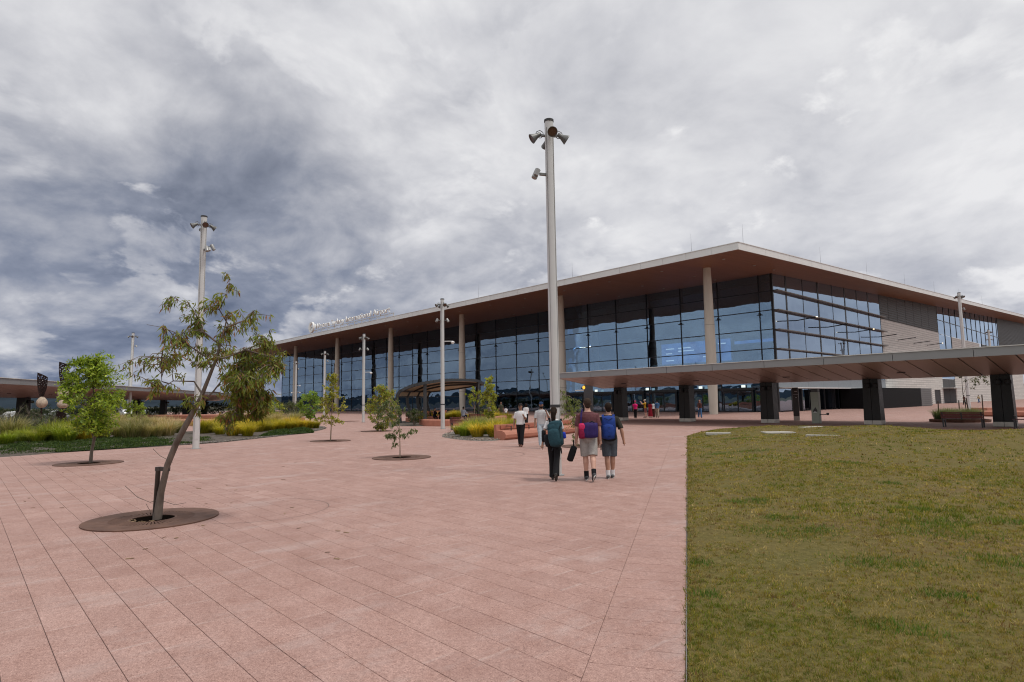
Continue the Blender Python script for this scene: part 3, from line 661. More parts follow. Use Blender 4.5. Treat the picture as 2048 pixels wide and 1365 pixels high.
while yy < 215:
    y1 = min(yy+5.2, 216); glass_x(yy+.05, y1-.05, 14.6); part(MB().span((XS-.15, y1-.12, 11 if y1 > 190 or y1 < 163 else 14.6), (XS+.05, y1+.12, sof(y1))), 'mullion', m_frame)
    if y1 <= 162.3: slabx(yy+.05, y1-.05, 5.2, 14.5, 'glass_pane', m_glass_s, XS-.05, XS-.02); slabx(yy+.05, y1-.05, 3.2, 5.1, 'spandrel_panel', m_louv, XS-.2, XS-.05); slabx(yy+.05, y1-.05, .1, 3.1, 'service_door', m_dark, XS-.2, XS-.05)
    if yy >= 190: slabx(yy+.05, y1-.05, 0, 14.5, 'dark_cladding', m_louv, XS-.2, XS-.05)
    yy = y1
part(MB().span((XS-.1, 151.6, 17.5), (XS+.06, 216, 17.62)), 'transom', m_frame)
part(MB().span((XS-.1, 151, 3.1), (XS+2., 163, 3.25)), 'door_awning', MATS['pale awning edge'])
louvre(216.2, 226, 8.); louvre(226, 262, 8.); clad(192, 250, 0, 7.9)
for y in (199, 206, 213, 222): slabx(y, y+2.2, 0, 2.7, 'service_door', m_dark, XS-.1, XS+.02)
# screened plant enclosure by the side doors
EN_ = thing('plant_enclosure', 'low black screened enclosure with grey louvred end beside the terminal side wall', 'enclosure', (-28, 106, 0))
mb = MB().span((-4.9, -12, 0), (0, 8.4, 2.9)); mb.build('enclosure_wall', M('black screen panel', (.008, .008, .009), .7, spec=.1), EN_)
q = MB()
for k in range(9): q.box((-.0, 11.7, .22+k*.32), (.12, 6.4, .20))
q.span((-4.8, 8.45, 0), (-.07, 14.9, 2.9)); q.build('louvre_screen', M('mid grey louvre', (.13, .13, .13), .5), EN_)
# ---- interior seen through the glass
part(MB().span((XL, YF+.2, -.05), (XS-.3, 128, .0)), 'interior_floor', m_ifloor)
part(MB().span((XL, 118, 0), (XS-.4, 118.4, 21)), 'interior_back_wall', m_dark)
part(MB().span((XL, 92, 6.0), (-62, 118, 6.7)), 'mezzanine_floor', m_iwhite)
part(MB().span((XL, 91.9, 6.7), (-62, 92, 7.8)), 'mezzanine_balustrade', m_glass)
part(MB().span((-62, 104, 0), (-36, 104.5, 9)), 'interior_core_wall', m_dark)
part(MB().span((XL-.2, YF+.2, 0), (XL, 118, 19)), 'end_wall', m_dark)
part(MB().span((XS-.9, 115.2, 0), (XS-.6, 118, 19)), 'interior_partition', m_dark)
me = MB().lathe([(.85, 0), (.6, 17.4)], 20).mesh('interior_column', m_concol, True)
for x in (-46.9, -70, -93, -116, -139): link('interior_column', me, TB, (x-RX, 84-RY, 0))
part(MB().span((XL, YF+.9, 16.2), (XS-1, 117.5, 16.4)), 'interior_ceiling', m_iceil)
m_scr = bpy.data.materials.new('blue display screen'); m_scr.use_nodes = True; t = NT(m_scr.node_tree)
pos = t.n('ShaderNodeNewGeometry').outputs['Position']; c = t.mix(t.mapr(t.noise(pos, .5, 2), .35, .65, 0, 1), (.03, .10, .45), (.10, .28, .80))
e = t.n('ShaderNodeEmission', None, Color=c, Strength=.5); t.n('ShaderNodeOutputMaterial', None, Surface=e.outputs[0])
m_txt = M_emit('white screen text', (.6, .75, 1.), .9)
SCN = thing('display_screen', 'wide blue video screen hanging inside the glass near the front corner column', 'screen', (-52, 90, 7.6))
MB().span((-8., -.15, 0), (5., .15, 3.7)).build('screen_case', m_dark, SCN); MB().span((-7.9, -.2, .1), (4.9, -.16, 3.6)).build('screen_face', m_scr, SCN)
q = MB()
for k, (x, z, l) in enumerate(((-7, 2.7, 1.6), (-4.6, 2.7, 2.4), (-7, 1.9, 1.2), (-4.6, 2.2, 3.), (-7, .7, 1.5), (0, 1.0, 2.), (2.5, 2.9, 1.6))): q.box((x+l/2, -.21, z), (l, .012, .16))
q.build('screen_text', m_txt, SCN)
S2 = thing('display_screen', 'narrow blue screen strip inside the glass at the front corner', 'screen', (-41, 90, 10.2))
MB().span((-5.5, -.1, 0), (3.8, .1, .45)).build('screen_face', m_scr, S2); MB().span((-5.6, .11, -.1), (3.9, .25, .55)).build('screen_case', m_dark, S2)
# escalators
for k, (x0, lab) in enumerate(((-88, 'pale escalator rising left inside the glass front, nearer of two'), (-79, 'pale escalator rising left inside the glass front, farther right of two'))):
    E1 = thing('escalator', lab, 'escalator', (x0, 82, 0), 0, 'escalators inside the terminal')
    for s, nm in ((-.75, 'side_panel'), (.75, 'side_panel')):
        MB().raw([(dx, s+dy, z) for dy in (-.06, .06) for dx, z in ((8, .0), (-3.2, 6.9), (-3.2, 8.2), (8, 1.2))], [(0, 3, 2, 1), (4, 5, 6, 7), (0, 1, 5, 4), (1, 2, 6, 5), (2, 3, 7, 6), (3, 0, 4, 7)]).build(nm, m_iwhite, E1)
    MB().bar((8, 0, .3), (-3.2, 0, 7.2), 1.3, .3).build('steps', m_dark, E1); MB().bar((8, -.8, 1.35), (-3.2, -.8, 8.35), .12, .1).build('handrail', m_lit, E1)  # handrail shares the sign emission and glows, though it is no lamp
part(MB().span((-88, 78, 0), (-78, 78.3, 2.6)), 'interior_panel', m_iwhite)
part(MB().span((-112, 79, 0), (-104, 79.4, 4.8)), 'interior_panel', m_dark); part(MB().span((-150, 79, 0), (-140, 79.4, 4.8)), 'interior_panel', m_dark)
m_ilamp = M_emit('interior lamp', (1, .98, .92), 9.)
for (x, z) in ((-79.5, 11.6), (-77, 11.6), (-74.5, 11.6), (-72.5, 11.7), (-105, 4.6), (-108, 4.6), (-62, 5.2), (-66, 5.2), (-58, 5.2)):
    part(MB().box((x, 86, z), (1.3, .3, .12)), 'interior_lamp', m_ilamp)

# ---- roof sign
m_letter = M('white sign letter', (.78, .78, .76), .4, var=.03); m_lside = M('pale grey truss steel', (.62, .63, .62), .5, .2, var=.05)
SG = thing('roof_sign', 'white raised lettering with ring emblem standing on the roof edge', 'sign', (-130.4, 57.4, 0))
z0 = sof(57.4)+TH; TXT = 'Western Sydney International Airport'
fc = bpy.data.curves.new('sign_font', 'FONT'); fc.size = 1.72; fc.extrude = .09; fc.resolution_u = 3; fc.offset = -.02; fc.body = TXT
tmp = bpy.data.objects.new('tmp_text', fc); COL.objects.link(tmp); dg = bpy.context.evaluated_depsgraph_get()
def text_w(s):
    fc.body = s; dg.update(); bpy.context.view_layer.update(); e = tmp.evaluated_get(bpy.context.evaluated_depsgraph_get()); bb = [Vector(c) for c in e.bound_box]; return max(c.x for c in bb)
full = text_w(TXT); scale_x = 31.6/full; adv = []
for i, ch in enumerate(TXT): adv.append(0. if i == 0 else text_w(TXT[:i]+'|')-text_w('|'))
cache = {}
for i, ch in enumerate(TXT):
    if ch == ' ': continue
    if ch not in cache:
        fc.body = ch; bpy.context.view_layer.update(); cache[ch] = bpy.data.meshes.new_from_object(tmp.evaluated_get(bpy.context.evaluated_depsgraph_get())); cache[ch].name = 'letter'; cache[ch].materials.clear(); cache[ch].materials.append(m_letter)
    o = link('letter', cache[ch], SG, (3.0+adv[i]*scale_x, 0, z0+1.2)); o.rotation_euler = (PI/2, 0, 0); o.scale = (scale_x, 1, 1)
bpy.data.objects.remove(tmp)
# emblem: tilted ring with a leaf-shaped inner swirl
q = MB(); n = 36
def ring(q, ro, ri, cx, cz, y0, y1, dx=0., sq=1.):
    V = []
    for k in range(n):
        a = 2*PI*k/n; c, s = math.cos(a), math.sin(a)
        V += [(cx+ro*c, y0, cz+ro*s), (cx+ro*c, y1, cz+ro*s), (cx+dx+ri*sq*c, y0, cz+ri*s), (cx+dx+ri*sq*c, y1, cz+ri*s)]
    Fc = []
    for k in range(n):
        a, b_ = 4*k, 4*((k+1) % n); Fc += [(a, b_, b_+1, a+1), (a+2, a+3, b_+3, b_+2), (a, a+2, b_+2, b_), (a+1, b_+1, b_+3, a+3)]
    q.raw(V, Fc)
ring(q, 1.22, .84, 1.2, z0+1.80, -.2, .2, .20, .92); q.build('emblem_ring', m_letter, SG, True)
q = MB(); ring(q, .50, .33, 1.3, z0+1.5, -.12, .12, .10, .9); q.build('emblem_swirl', m_lside, SG, True)
q = MB(); q.bar((0, .25, z0+1.0), (35.6, .25, z0+1.0), .12); q.bar((0, .25, z0+.12), (35.6, .25, z0+.12), .12)
for k in range(13):
    x = k*2.95; q.bar((x, .25, z0-.05), (x, .25, z0+1.0), .13)
    if k < 12: q.bar((x, .25, z0+.98), (x+2.95, .25, z0+.12), .08)
q.bar((.2, .25, z0), (.2, .25, z0+1.2), .16)
q.build('support_truss', m_lside, SG)

# ================================================================== COVERED WALKWAYS
m_cfas = M('grey walkway fascia', (.25, .255, .26), .45, .2, var=.06, scale=.4)
m_csof = M('bronze glossy walkway soffit', (.45, .35, .315), .38, .1, var=.03, scale=.3, rvar=.0)
m_ccol = M('black bronze pillar cladding', (.014, .0135, .013), .45, .1, var=.1, spec=.3)
m_plin = M('pale metal plinth', (.52, .50, .45), .5, .1)
m_croof = M('pale walkway roof sheet', (.60, .60, .58), .6)
def walkway(name, label, A, dv, length, cols, half=5.75, s0=0., camfix=()):
    """butterfly canopy: low along the pillar line, soffit rising to both edges; local x runs along it, local y across (+y = far side)"""
    W_ = thing(name, label, 'canopy', (A[0], A[1], 0), math.atan2(dv[1], dv[0]))
    zc_, ze = 2.80, 3.62; pw = 1.13; n = int(length/pw)
    for sd in (-1, 1):
        q = MB(); g_ = .030
        V = [(-pw/2+g_, 0, zc_), (pw/2-g_, 0, zc_), (pw/2-g_, sd*(half-.02), ze), (-pw/2+g_, sd*(half-.02), ze)]; V += [(x, y, z+.03) for x, y, z in V]
        q.raw(V, [(0, 3, 2, 1), (4, 5, 6, 7), (0, 1, 5, 4), (1, 2, 6, 5), (2, 3, 7, 6), (3, 0, 4, 7)]); me = q.mesh('soffit_plank', m_csof)
        for k in range(n): link('soffit_plank', me, W_, (s0+pw*(k+.5), 0, 0))
        fw_ = 3.39; nf = int(n*pw/fw_); fw_ = n*pw/nf
        mf = MB().span((-fw_/2+.012, sd*half-.04, ze-.02), (fw_/2-.012, sd*half+.04, ze+.40)).mesh('fascia_panel', m_cfas)
        for k in range(nf): link('fascia_panel', mf, W_, (s0+fw_*(k+.5), 0, 0))
        MB().span((s0-.02, sd*half-.10, ze+.40), (s0+n*pw+.02, sd*half+.10, ze+.44)).build('roof_flashing', m_croof, W_)
    x0, x1 = s0, s0+n*pw
    for xx in (x0, x1):   # end fascias follow the V
        V = [(xx-.05, -half-.04, ze), (xx-.05, 0, zc_-.01), (xx-.05, half+.04, ze), (xx-.05, half+.04, ze+.41), (xx-.05, 0, zc_+.75), (xx-.05, -half-.04, ze+.41)]; V += [(x+.1, y, z) for x, y, z in V]
        MB().raw(V, [(0, 1, 4, 5), (1, 2, 3, 4), (6, 11, 10, 7), (7, 10, 9, 8)]+[(i, (i+1) % 6+0, (i+1) % 6+6, i+6) for i in range(6)]).build('end_fascia', m_cfas, W_)
    V = [(x, y, z) for x in (x0+.06, x1-.06) for y, z in ((-half, ze+.38), (0, zc_+.7), (half, ze+.38), (half, ze+.30), (0, zc_+.15), (-half, ze+.30))]
    MB().raw(V, [(i, (i+1) % 6, (i+1) % 6+6, i+6) for i in range(6)]+[(0, 5, 4, 1), (1, 4, 3, 2), (6, 7, 10, 11), (7, 8, 9, 10)]).build('roof_deck', m_croof, W_)
    q = MB()
    for sx_ in (-1, 1): # two tapering cladding shells with a groove between
        w0, w1, dp0, dp1 = .475, .43, .40, .36; g_ = .012
        V = []
        for z, wv_, dp in ((.27, w0, dp0), (2.83, w1, dp1)):
            xa, xb = (g_, wv_) if sx_ > 0 else (-wv_, -g_); V += [(xa, -dp, z), (xb, -dp, z), (xb, dp, z), (xa, dp, z)]
        q.raw(V, [(0, 3, 2, 1), (4, 5, 6, 7), (0, 1, 5, 4), (1, 2, 6, 5), (2, 3, 7, 6), (3, 0, 4, 7)])
    me = q.mesh('pillar', m_ccol)
    mp = MB().span((-.48, -.41, .02), (-.012, .41, .27)).span((.012, -.41, .02), (.48, .41, .27)).mesh('plinth', m_plin)
    msh = MB().span((-.44, -.37, 0), (.44, .37, .25)).mesh('plinth_shadow_gap', m_dark)
    msp = MB().lathe([(.02, -.22), (.16, -.2), (.16, .0), (.08, .06)], 14).mesh('speaker', m_dark)
    for s in cols:
        o = link('pillar', me, W_, (s, 0, 0)); link('plinth', mp, o); link('plinth_shadow_gap', msh, o); link('speaker', msp, o, (-.1, -.52, 2.52)); link('speaker', msp, o, (.34, -.52, 2.52))
    md = MB().box((0, 0, 0), (.42, .10, .05)).mesh('downlight', m_dark)
    for k in range(int((x1-x0)/6.6)): link('downlight', md, W_, (x0+3.9+k*6.6, -2.1, zc_+.82*2.1/5.75-.005))
    return W_
walkway('covered_walkway', 'long low covered walkway with bronze soffit and black pillars along the back of the lawn', (-34.4, 42.25), (1, 0), 46, [1.9, 8.35, 14.9, 21.5, 27.9, 34.4, 41])
_a = Vector((-56.5, 2.1)); _d = Vector((-.867, .498)); _n = Vector((-.498, -.867)); _c = _a+_n*5.75
_st = _c-_d*22
_W = walkway('covered_walkway', 'distant covered walkway with bronze soffit behind the left planting bed and sculptures', (_st.x, _st.y), _d, 106, [10, 23.5, 36.75, 50.5, 64, 74.5, 85.5, 97])
# ================================================================== VEGETATION
m_leaf = M_attr('leaf', .5, .40, .35)
m_leafg = M_attr('glossy leaf', .42, .36, .4)
m_bark = M('brown grey bark', (.135, .100, .080), .9, var=.35, scale=9, streak=(1, 1, .3), bump=.6, bscale=30, col2=(.21, .17, .14))
m_bark2 = M('pale young bark', (.30, .225, .165), .9, var=.3, scale=12, streak=(1, 1, .3), bump=.4)
def unit(a): return a/np.maximum(1e-9, np.linalg.norm(a, axis=-1, keepdims=True))
def leaf_arrays(B, dr, L, Wd, cols):
    n = len(B); r = unit(np.cross(dr, rng.standard_normal((n, 3)))); nrm = np.cross(dr, r)
    mid = B+dr*(L*.42)[:, None]+nrm*(L*.08*rng.standard_normal(n))[:, None]; sd = r*(Wd/2)[:, None]
    V = np.stack([B, mid+sd, B+dr*L[:, None]+nrm*(L*.12*rng.standard_normal(n))[:, None], mid-sd], 1).reshape(-1, 3)
    return V, np.arange(4*n).reshape(-1, 4), np.repeat(cols, 4, 0)
LEAFX = 1.75
def crown(name, parent, clumps, nodes, leaf, pal, droop=.3, per=40, mat=None, twig_mat=None, twig_r=.006):
    """clumps: (x,y,z,rx,ry,rz,n) leaves on twigs that run from the nearest limb node into each clump"""
    nodes = np.array(nodes); Vs, Cs = [], []; tw = MB(); pal = np.array(pal); l0, l1, wr = leaf
    for (x, y, z, rx, ry, rz_, n) in clumps:
        c = np.array([x, y, z]); tone = rng.uniform(.72, 1.2)
        n = int(n*LEAFX); nt = max(1, int(n/15))
        for _ in range(nt):
            v = rng.standard_normal(3); v *= rng.random()**.4/np.linalg.norm(v); e = c+v*np.array([rx, ry, rz_])
            s = nodes[np.argmin(((nodes-e)**2).sum(1)+rng.random(len(nodes))*.03)]
            mid = (s+e)/2+np.array([0, 0, .10*np.linalg.norm(e-s)])+.05*rng.standard_normal(3)*np.linalg.norm(e-s)
            tw.tube([s, mid, e], [twig_r*1.6, twig_r, twig_r*.4], 3, False)
            m = max(3, int(n/nt)); u = rng.uniform(.35, 1.05, m)[:, None]
            B = (1-u)**2*s+2*u*(1-u)*mid+u*u*e+rng.standard_normal((m, 3))*.018*(1+rx*2)
            out = unit(e-s); dr = unit(rng.standard_normal((m, 3))*.8+out*.5+np.array([0, 0, -droop*2.2]))
            L = rng.uniform(l0, l1, m); cc = pal[rng.integers(0, len(pal), m)]*rng.uniform(.75, 1.25, (m, 1))*tone
            a, _f, q = leaf_arrays(B, dr, L, L*wr*rng.uniform(.8, 1.2, m), cc); Vs.append(a); Cs.append(q)
    V = np.concatenate(Vs); Fc = np.arange(len(V)).reshape(-1, 4)
    me = np_mesh(name, V, Fc, mat or m_leaf, np.concatenate(Cs)); o = link(name, me, parent)
    tag(tw.build('twigs', twig_mat or m_bark, parent), kind='stuff')
    return o
def px_path(pts, t, loc, jit=0.):
    out = []
    for k, (x, y) in enumerate(pts):
        p = D(x, y, t)-loc; out.append(p+Vector(FW)*jit*math.sin(k*1.7))
    return out
def dense_path(pts, k=6):
    out = []
    for a, b_ in zip(pts[:-1], pts[1:]): out += [tuple(a+(b_-a)*i/k) for i in range(k)]
    return out+[tuple(pts[-1])]
RTv, FWh = np.array([RT[0], RT[1], 0]), np.array([FW[0], FW[1], 0]); FWh /= np.linalg.norm(FWh)

# ---- leaning gum tree in the foreground
loc = G(314, 1040); loc.z = 0; tt = float(np.array(loc-Vector(CAM))@FW)
T1 = thing('gum_tree', 'leaning young gum tree with drooping olive and rusty leaves in the nearest round grate', 'tree', loc)
trunk = px_path([(314, 1042), (322, 985), (335, 930), (352, 888), (372, 850), (388, 822), (402, 795), (418, 755), (432, 720), (440, 690), (450, 655), (456, 625)], tt, loc)
limbs = [px_path(p, tt, loc, j) for p, j in (([(388, 822), (420, 785), (450, 755), (478, 735), (510, 722), (542, 712)], .10), ([(432, 720), (460, 715), (490, 700), (520, 685), (545, 690)], -.14), ([(440, 690), (452, 650), (440, 620), (458, 590), (457, 560)], .08),
         ([(425, 738), (405, 715), (390, 698), (370, 683), (345, 665), (318, 655), (300, 650)], .12), ([(440, 690), (415, 665), (395, 640), (375, 615), (352, 597)], -.12), ([(405, 790), (375, 765), (350, 762), (335, 775)], .2), ([(450, 755), (470, 770), (480, 800), (470, 840), (447, 862)], .15),
         ([(478, 735), (500, 760), (520, 800), (508, 835)], -.2), ([(450, 655), (480, 640), (500, 630), (520, 622)], .2), ([(370, 683), (340, 700), (318, 730), (310, 765)], -.2), ([(490, 700), (530, 715), (555, 730)], .22), ([(395, 640), (370, 650), (355, 680)], .2))]
mb = MB(); k = len(trunk); mb.tube(trunk, [.068, .050, .046, .047, .045, .041, .033, .027, .022, .018, .012, .006], 10)
for l in limbs: mb.tube(l, [max(.003, .017*(1-i/len(l))**1.1) for i in range(len(l))], 6)
mb.build('trunk', m_bark, T1, True)
nodes = dense_path(trunk[6:], 4); 
for l in limbs: nodes += dense_path(l, 4)
spots = [(365, 610, 25, 22, 46), (385, 640, 25, 25, 60), (420, 618, 25, 20, 46), (445, 605, 22, 18, 46), (460, 572, 9, 20, 26), (456, 552, 7, 10, 14), (352, 597, 12, 10, 20), (470, 632, 25, 22, 52), (410, 660, 30, 22, 76), (450, 672, 32, 24, 84), (380, 672, 25, 22, 60),
         (300, 655, 14, 9, 14), (325, 682, 25, 18, 60), (312, 712, 24, 22, 90), (345, 706, 24, 26, 90), (298, 738, 18, 18, 55), (322, 760, 20, 18, 70), (355, 735, 18, 18, 56), (288, 715, 10, 14, 20), (330, 780, 12, 10, 22), (370, 692, 18, 20, 50),
         (410, 702, 24, 22, 80), (432, 722, 20, 22, 62), (395, 725, 18, 16, 40), (500, 662, 22, 18, 52), (525, 672, 20, 22, 66), (530, 632, 6, 8, 9), (512, 622, 8, 6, 9), (545, 690, 18, 22, 76), (560, 712, 12, 18, 44),
         (480, 705, 30, 18, 180), (510, 720, 34, 22, 290), (540, 730, 26, 28, 260), (475, 745, 28, 28, 320), (505, 755, 34, 32, 430), (535, 765, 26, 28, 300), (465, 780, 26, 26, 290), (495, 795, 32, 28, 420), (525, 800, 24, 24, 260), (480, 820, 26, 20, 220), (505, 828, 20, 14, 130), (460, 832, 16, 18, 110), (447, 855, 9, 16, 30),
         (322, 792, 9, 12, 24), (382, 805, 12, 14, 30), (397, 826, 6, 12, 12), (425, 800, 12, 12, 18)]
cl = []
for (x, y, rx, ry, n) in spots:
    p = D(x, y, tt)-loc; k = tt/F_PX; cl.append((*(np.array(p)+FWh*rng.normal(0, .24)), rx*k*.9, rx*k*.9+.10, ry*k*.9, n))
crown('crown', T1, cl, nodes, (.075, .135, .21), [(.19, .24, .035), (.24, .26, .04), (.16, .22, .045), (.25, .18, .055), (.15, .19, .035), (.28, .30, .06), (.28, .13, .06), (.21, .27, .055)], .75)
mb = MB()
for pts in (((250, 972), (275, 995), (300, 1005), (318, 1000)), ((318, 1000), (350, 1010), (372, 1006)), ((306, 898), (320, 912), (345, 925)), ((292, 1008), (300, 1022), (308, 1036))): mb.tube(px_path(pts, tt, loc), .0045, 4)
mb.build('basal_shoots', m_bark, T1)
# steel prop tied to the trunk
m_prop = M('dark bronze prop steel', (.075, .065, .058), .5, .5)
p0 = G(309.5, 1037); ST = thing('tree_prop', 'short dark metal prop tied to the leaning gum trunk', 'stake', (p0.x, p0.y, 0))
top = D(316.5, 938, tt)-p0; top.z = (D(316.5, 938, tt)).z
MB().tube([(0, 0, 0), top], .036, 10).build('post', m_prop, ST, True)
tie = D(339, 939, tt)-p0; tie.z = D(339, 939, tt).z
MB().bar(top, tie, .05, .06).lathe([(.045, -.03), (.045, .03)], 10, Matrix.Translation(top)).build('clamp', m_prop, ST)

# ---- planted trees with upright crowns
def shape_tree(name, label, base_px, t, trunk_px, box, n_cl, n_leaf, leaf, pal, droop, seed, profile=None, bark=None, mat=None, group=None, r0=.03, base=None, limb_n=7, cl_r=(.16, .30)):
    global rng
    rng = np.random.default_rng(seed); loc = base if base is not None else G(*base_px); loc = Vector((loc[0], loc[1], 0)); 
    if t is None: t = float(np.array(loc-Vector(CAM))@FW)
    T = thing(name, label, 'tree', loc, 0, group); k = t/F_PX
    tr = px_path(trunk_px, t, loc); tr[0] = Vector((tr[0].x, tr[0].y, -.02)) if base is None else tr[0]
    mb = MB(); mb.tube(tr, [r0*(1-.75*i/(len(tr)-1)) for i in range(len(tr))], 8)
    x0, x1, y0, y1 = box; nodes = dense_path(tr[len(tr)//3:], 5); cl = []; H = (y1-y0)*k; zt = (D((x0+x1)/2, y0, t)-loc).z
    prof = profile or (lambda u: math.sqrt(max(.02, 1-(2*u-1)**2)))
    cx0 = np.array(tr[-1]); 
    for i in range(n_cl):
        u = rng.random(); w_ = prof(u)*(x1-x0)/2*k; a = rng.uniform(0, 2*PI); rr = math.sqrt(rng.random())*w_
        px = (x0+x1)/2; p = D(px, y0+(y1-y0)*u, t)-loc; c = np.array(p)+RTv*rr*math.cos(a)+FWh*rr*math.sin(a)*.9
        r = rng.uniform(*cl_r); cl.append((*c, r, r, r*.8, int(n_leaf*rng.uniform(.6, 1.4))))
    for i in range(limb_n):
        c = np.array(cl[rng.integers(0, len(cl))][:3]); s = np.array(tr[max(1, len(tr)//3)+rng.integers(0, max(1, len(tr)//2))]) 
        if c[2] < s[2]-.2: continue
        m_ = (s+c)/2-np.array([0, 0, .06]); l = [Vector(s), Vector(m_), Vector(c)]; mb.tube(l, [r0*.42, r0*.28, r0*.1], 5); nodes += dense_path(l, 5)
    mb.build('trunk', bark or m_bark2, T, True)
    crown('crown', T, cl, nodes, leaf, pal, droop, mat=mat, twig_mat=bark or m_bark2, twig_r=.004)
    return T
GRN = [(.26, .37, .035), (.33, .44, .05), (.19, .29, .03), (.40, .50, .07), (.14, .23, .028)]
YEL = [(.40, .40, .055), (.32, .35, .05), (.46, .42, .08), (.25, .30, .05), (.36, .39, .09)]
shape_tree('broadleaf_tree', 'bushy bright green young tree with a full rounded crown at far left', (181, 926), None, [(181, 928), (183, 905), (188, 880), (191, 850), (189, 810), (186, 770), (184, 735)], (126, 252, 716, 864), 150, 36, (.08, .145, .40), GRN, .05, 3,
           lambda u: math.sin(PI*(.09+.80*u))**.75*1.05, m_bark, m_leafg, None, .055)
shape_tree('sapling_tree', 'open yellow green young tree in a rust grate left of centre', (661, 882), None, [(661, 884), (662, 862), (663, 843), (664, 815), (665, 785), (664, 760)], (622, 705, 752, 850), 66, 24, (.07, .13, .5), YEL[:3]+[(.17, .20, .03)], .15, 5, lambda u: .16+.9*u if u < .85 else .95-(u-.85)*2, None, m_leafg, None, .035, limb_n=10, cl_r=(.10, .22))
shape_tree('broadleaf_tree', 'rounded yellow green tree standing in a flush grate behind the droopy sapling', (754, 862.5), None, [(754, 864), (755, 850), (757, 835), (760, 815), (762, 790)], (727, 802, 772, 858), 85, 36, (.09, .16, .42), [(.31, .35, .05), (.25, .32, .05), (.40, .40, .06), (.20, .27, .05), (.38, .25, .09)], .15, 7, None, m_bark, None, None, .05)
shape_tree('broadleaf_tree', 'small bright green tree near the left end of the plaza with a walker beneath', (620, 847), None, [(620, 848), (620, 832), (621, 812), (620, 795)], (597, 643, 784, 838), 75, 32, (.11, .19, .4), [(.23, .37, .05), (.19, .32, .05), (.31, .43, .08)], .1, 9, None, m_bark, None, None, .05)
shape_tree('sapling_tree', 'spindly yellow leaved sapling on the rounded planting island', None, None, [(978, 866), (978, 845), (977, 820), (976, 790), (975, 757)], (954, 1006, 754, 832), 52, 24, (.09, .15, .48), YEL, .15, 13, lambda u: .12+.95*u if u < .8 else .9-(u-.8)*2.5, m_bark2, None, None, .03, base=Vector((-26.3, 22.3, 0)), cl_r=(.12, .22))
shape_tree('sapling_tree', 'thin sapling with few leaves behind the concrete column and pergola', None, None, [(950, 845), (949, 820), (948, 790), (946, 772)], (930, 962, 770, 812), 26, 12, (.12, .2, .45), GRN[:2]+YEL[:2], .15, 15, None, m_bark2, None, None, .03, base=Vector(G(950, 846)), cl_r=(.2, .3))
# droopy sapling: low skirt of leaves, bent top
def px_tree(name, label, base_px, trunk_px, limbs_px, spots, leaf, pal, droop, seed, r0, bark, mat=None, dj=.16, base=None, tip=.3):
    global rng
    rng = np.random.default_rng(seed); loc = base if base is not None else G(*base_px); loc = Vector((loc[0], loc[1], 0)); t = float(np.array(loc-Vector(CAM))@FW)
    T = thing(name, label, 'tree', loc); tr = px_path(trunk_px, t, loc); mb = MB(); mb.tube(tr, [r0*(1-(1-tip)*i/(len(tr)-1)) for i in range(len(tr))], 8); nodes = dense_path(tr[1:], 5)
    for i, l in enumerate(limbs_px): q = px_path(l, t, loc, dj*(-1)**i); mb.tube(q, [r0*.4*(1-.8*j/len(q)) for j in range(len(q))], 5); nodes += dense_path(q, 5)
    mb.build('trunk', bark, T, True); cl = []; k = t/F_PX
    for (x, y, rx, ry, n) in spots: p = np.array(D(x, y, t)-loc)+FWh*rng.normal(0, dj); cl.append((*p, rx*k*.9, rx*k*.9+.05, ry*k*.9, n))
    crown('crown', T, cl, nodes, leaf, pal, droop, mat=mat, twig_mat=bark, twig_r=.003); return T
px_tree('gum_sapling', 'thin staked gum sapling with drooping grey green leaves low on its stem', (800, 915.5), [(800, 917), (800, 890), (799, 860), (797, 826)], [[(799, 860), (780, 835), (765, 812)], [(799, 850), (790, 815), (778, 797)], [(800, 880), (785, 868)], [(799, 875), (815, 866), (828, 858)], [(798, 840), (805, 826)]],
        [(770, 815, 14, 14, 80), (785, 805, 16, 14, 90), (765, 838, 12, 14, 70), (785, 832, 16, 16, 100), (800, 820, 10, 14, 56), (780, 852, 12, 10, 50), (795, 845, 10, 10, 44), (757, 822, 8, 10, 30), (772, 872, 8, 7, 40), (784, 876, 9, 9, 56), (783, 890, 6, 6, 34), (792, 862, 8, 7, 36), (812, 868, 8, 8, 44), (822, 862, 8, 8, 46), (830, 864, 4, 6, 20), (800, 868, 5, 6, 16)],
        (.07, .125, .26), [(.13, .18, .065), (.11, .15, .055), (.17, .22, .09), (.09, .13, .045)], .7, 21, .021, m_bark2, None, .1)
px_tree('weeping_tree', 'weeping green tree half hidden behind the nearest light pole and the man in maroon', (1165, 893), [(1165, 895), (1163, 870), (1155, 845), (1140, 815), (1128, 790), (1118, 777)], [[(1155, 845), (1165, 820), (1155, 800)], [(1140, 815), (1118, 810), (1105, 825)], [(1128, 790), (1140, 793), (1160, 812)], [(1140, 815), (1150, 850), (1150, 880)]],
        [(1118, 782, 10, 10, 60), (1112, 800, 10, 14, 70), (1130, 800, 16, 12, 110), (1148, 806, 14, 12, 100), (1125, 822, 14, 14, 110), (1145, 826, 14, 16, 110), (1160, 822, 8, 14, 50), (1132, 842, 14, 12, 90), (1118, 850, 8, 12, 44), (1150, 850, 6, 12, 36), (1148, 872, 5, 12, 30), (1104, 822, 6, 16, 40), (1152, 892, 4, 8, 12)],
        (.07, .13, .24), [(.19, .25, .07), (.16, .21, .06), (.25, .30, .09), (.13, .17, .05)], .6, 23, .035, m_bark)
T9b = Vector((-9.9, 48.9, 0))
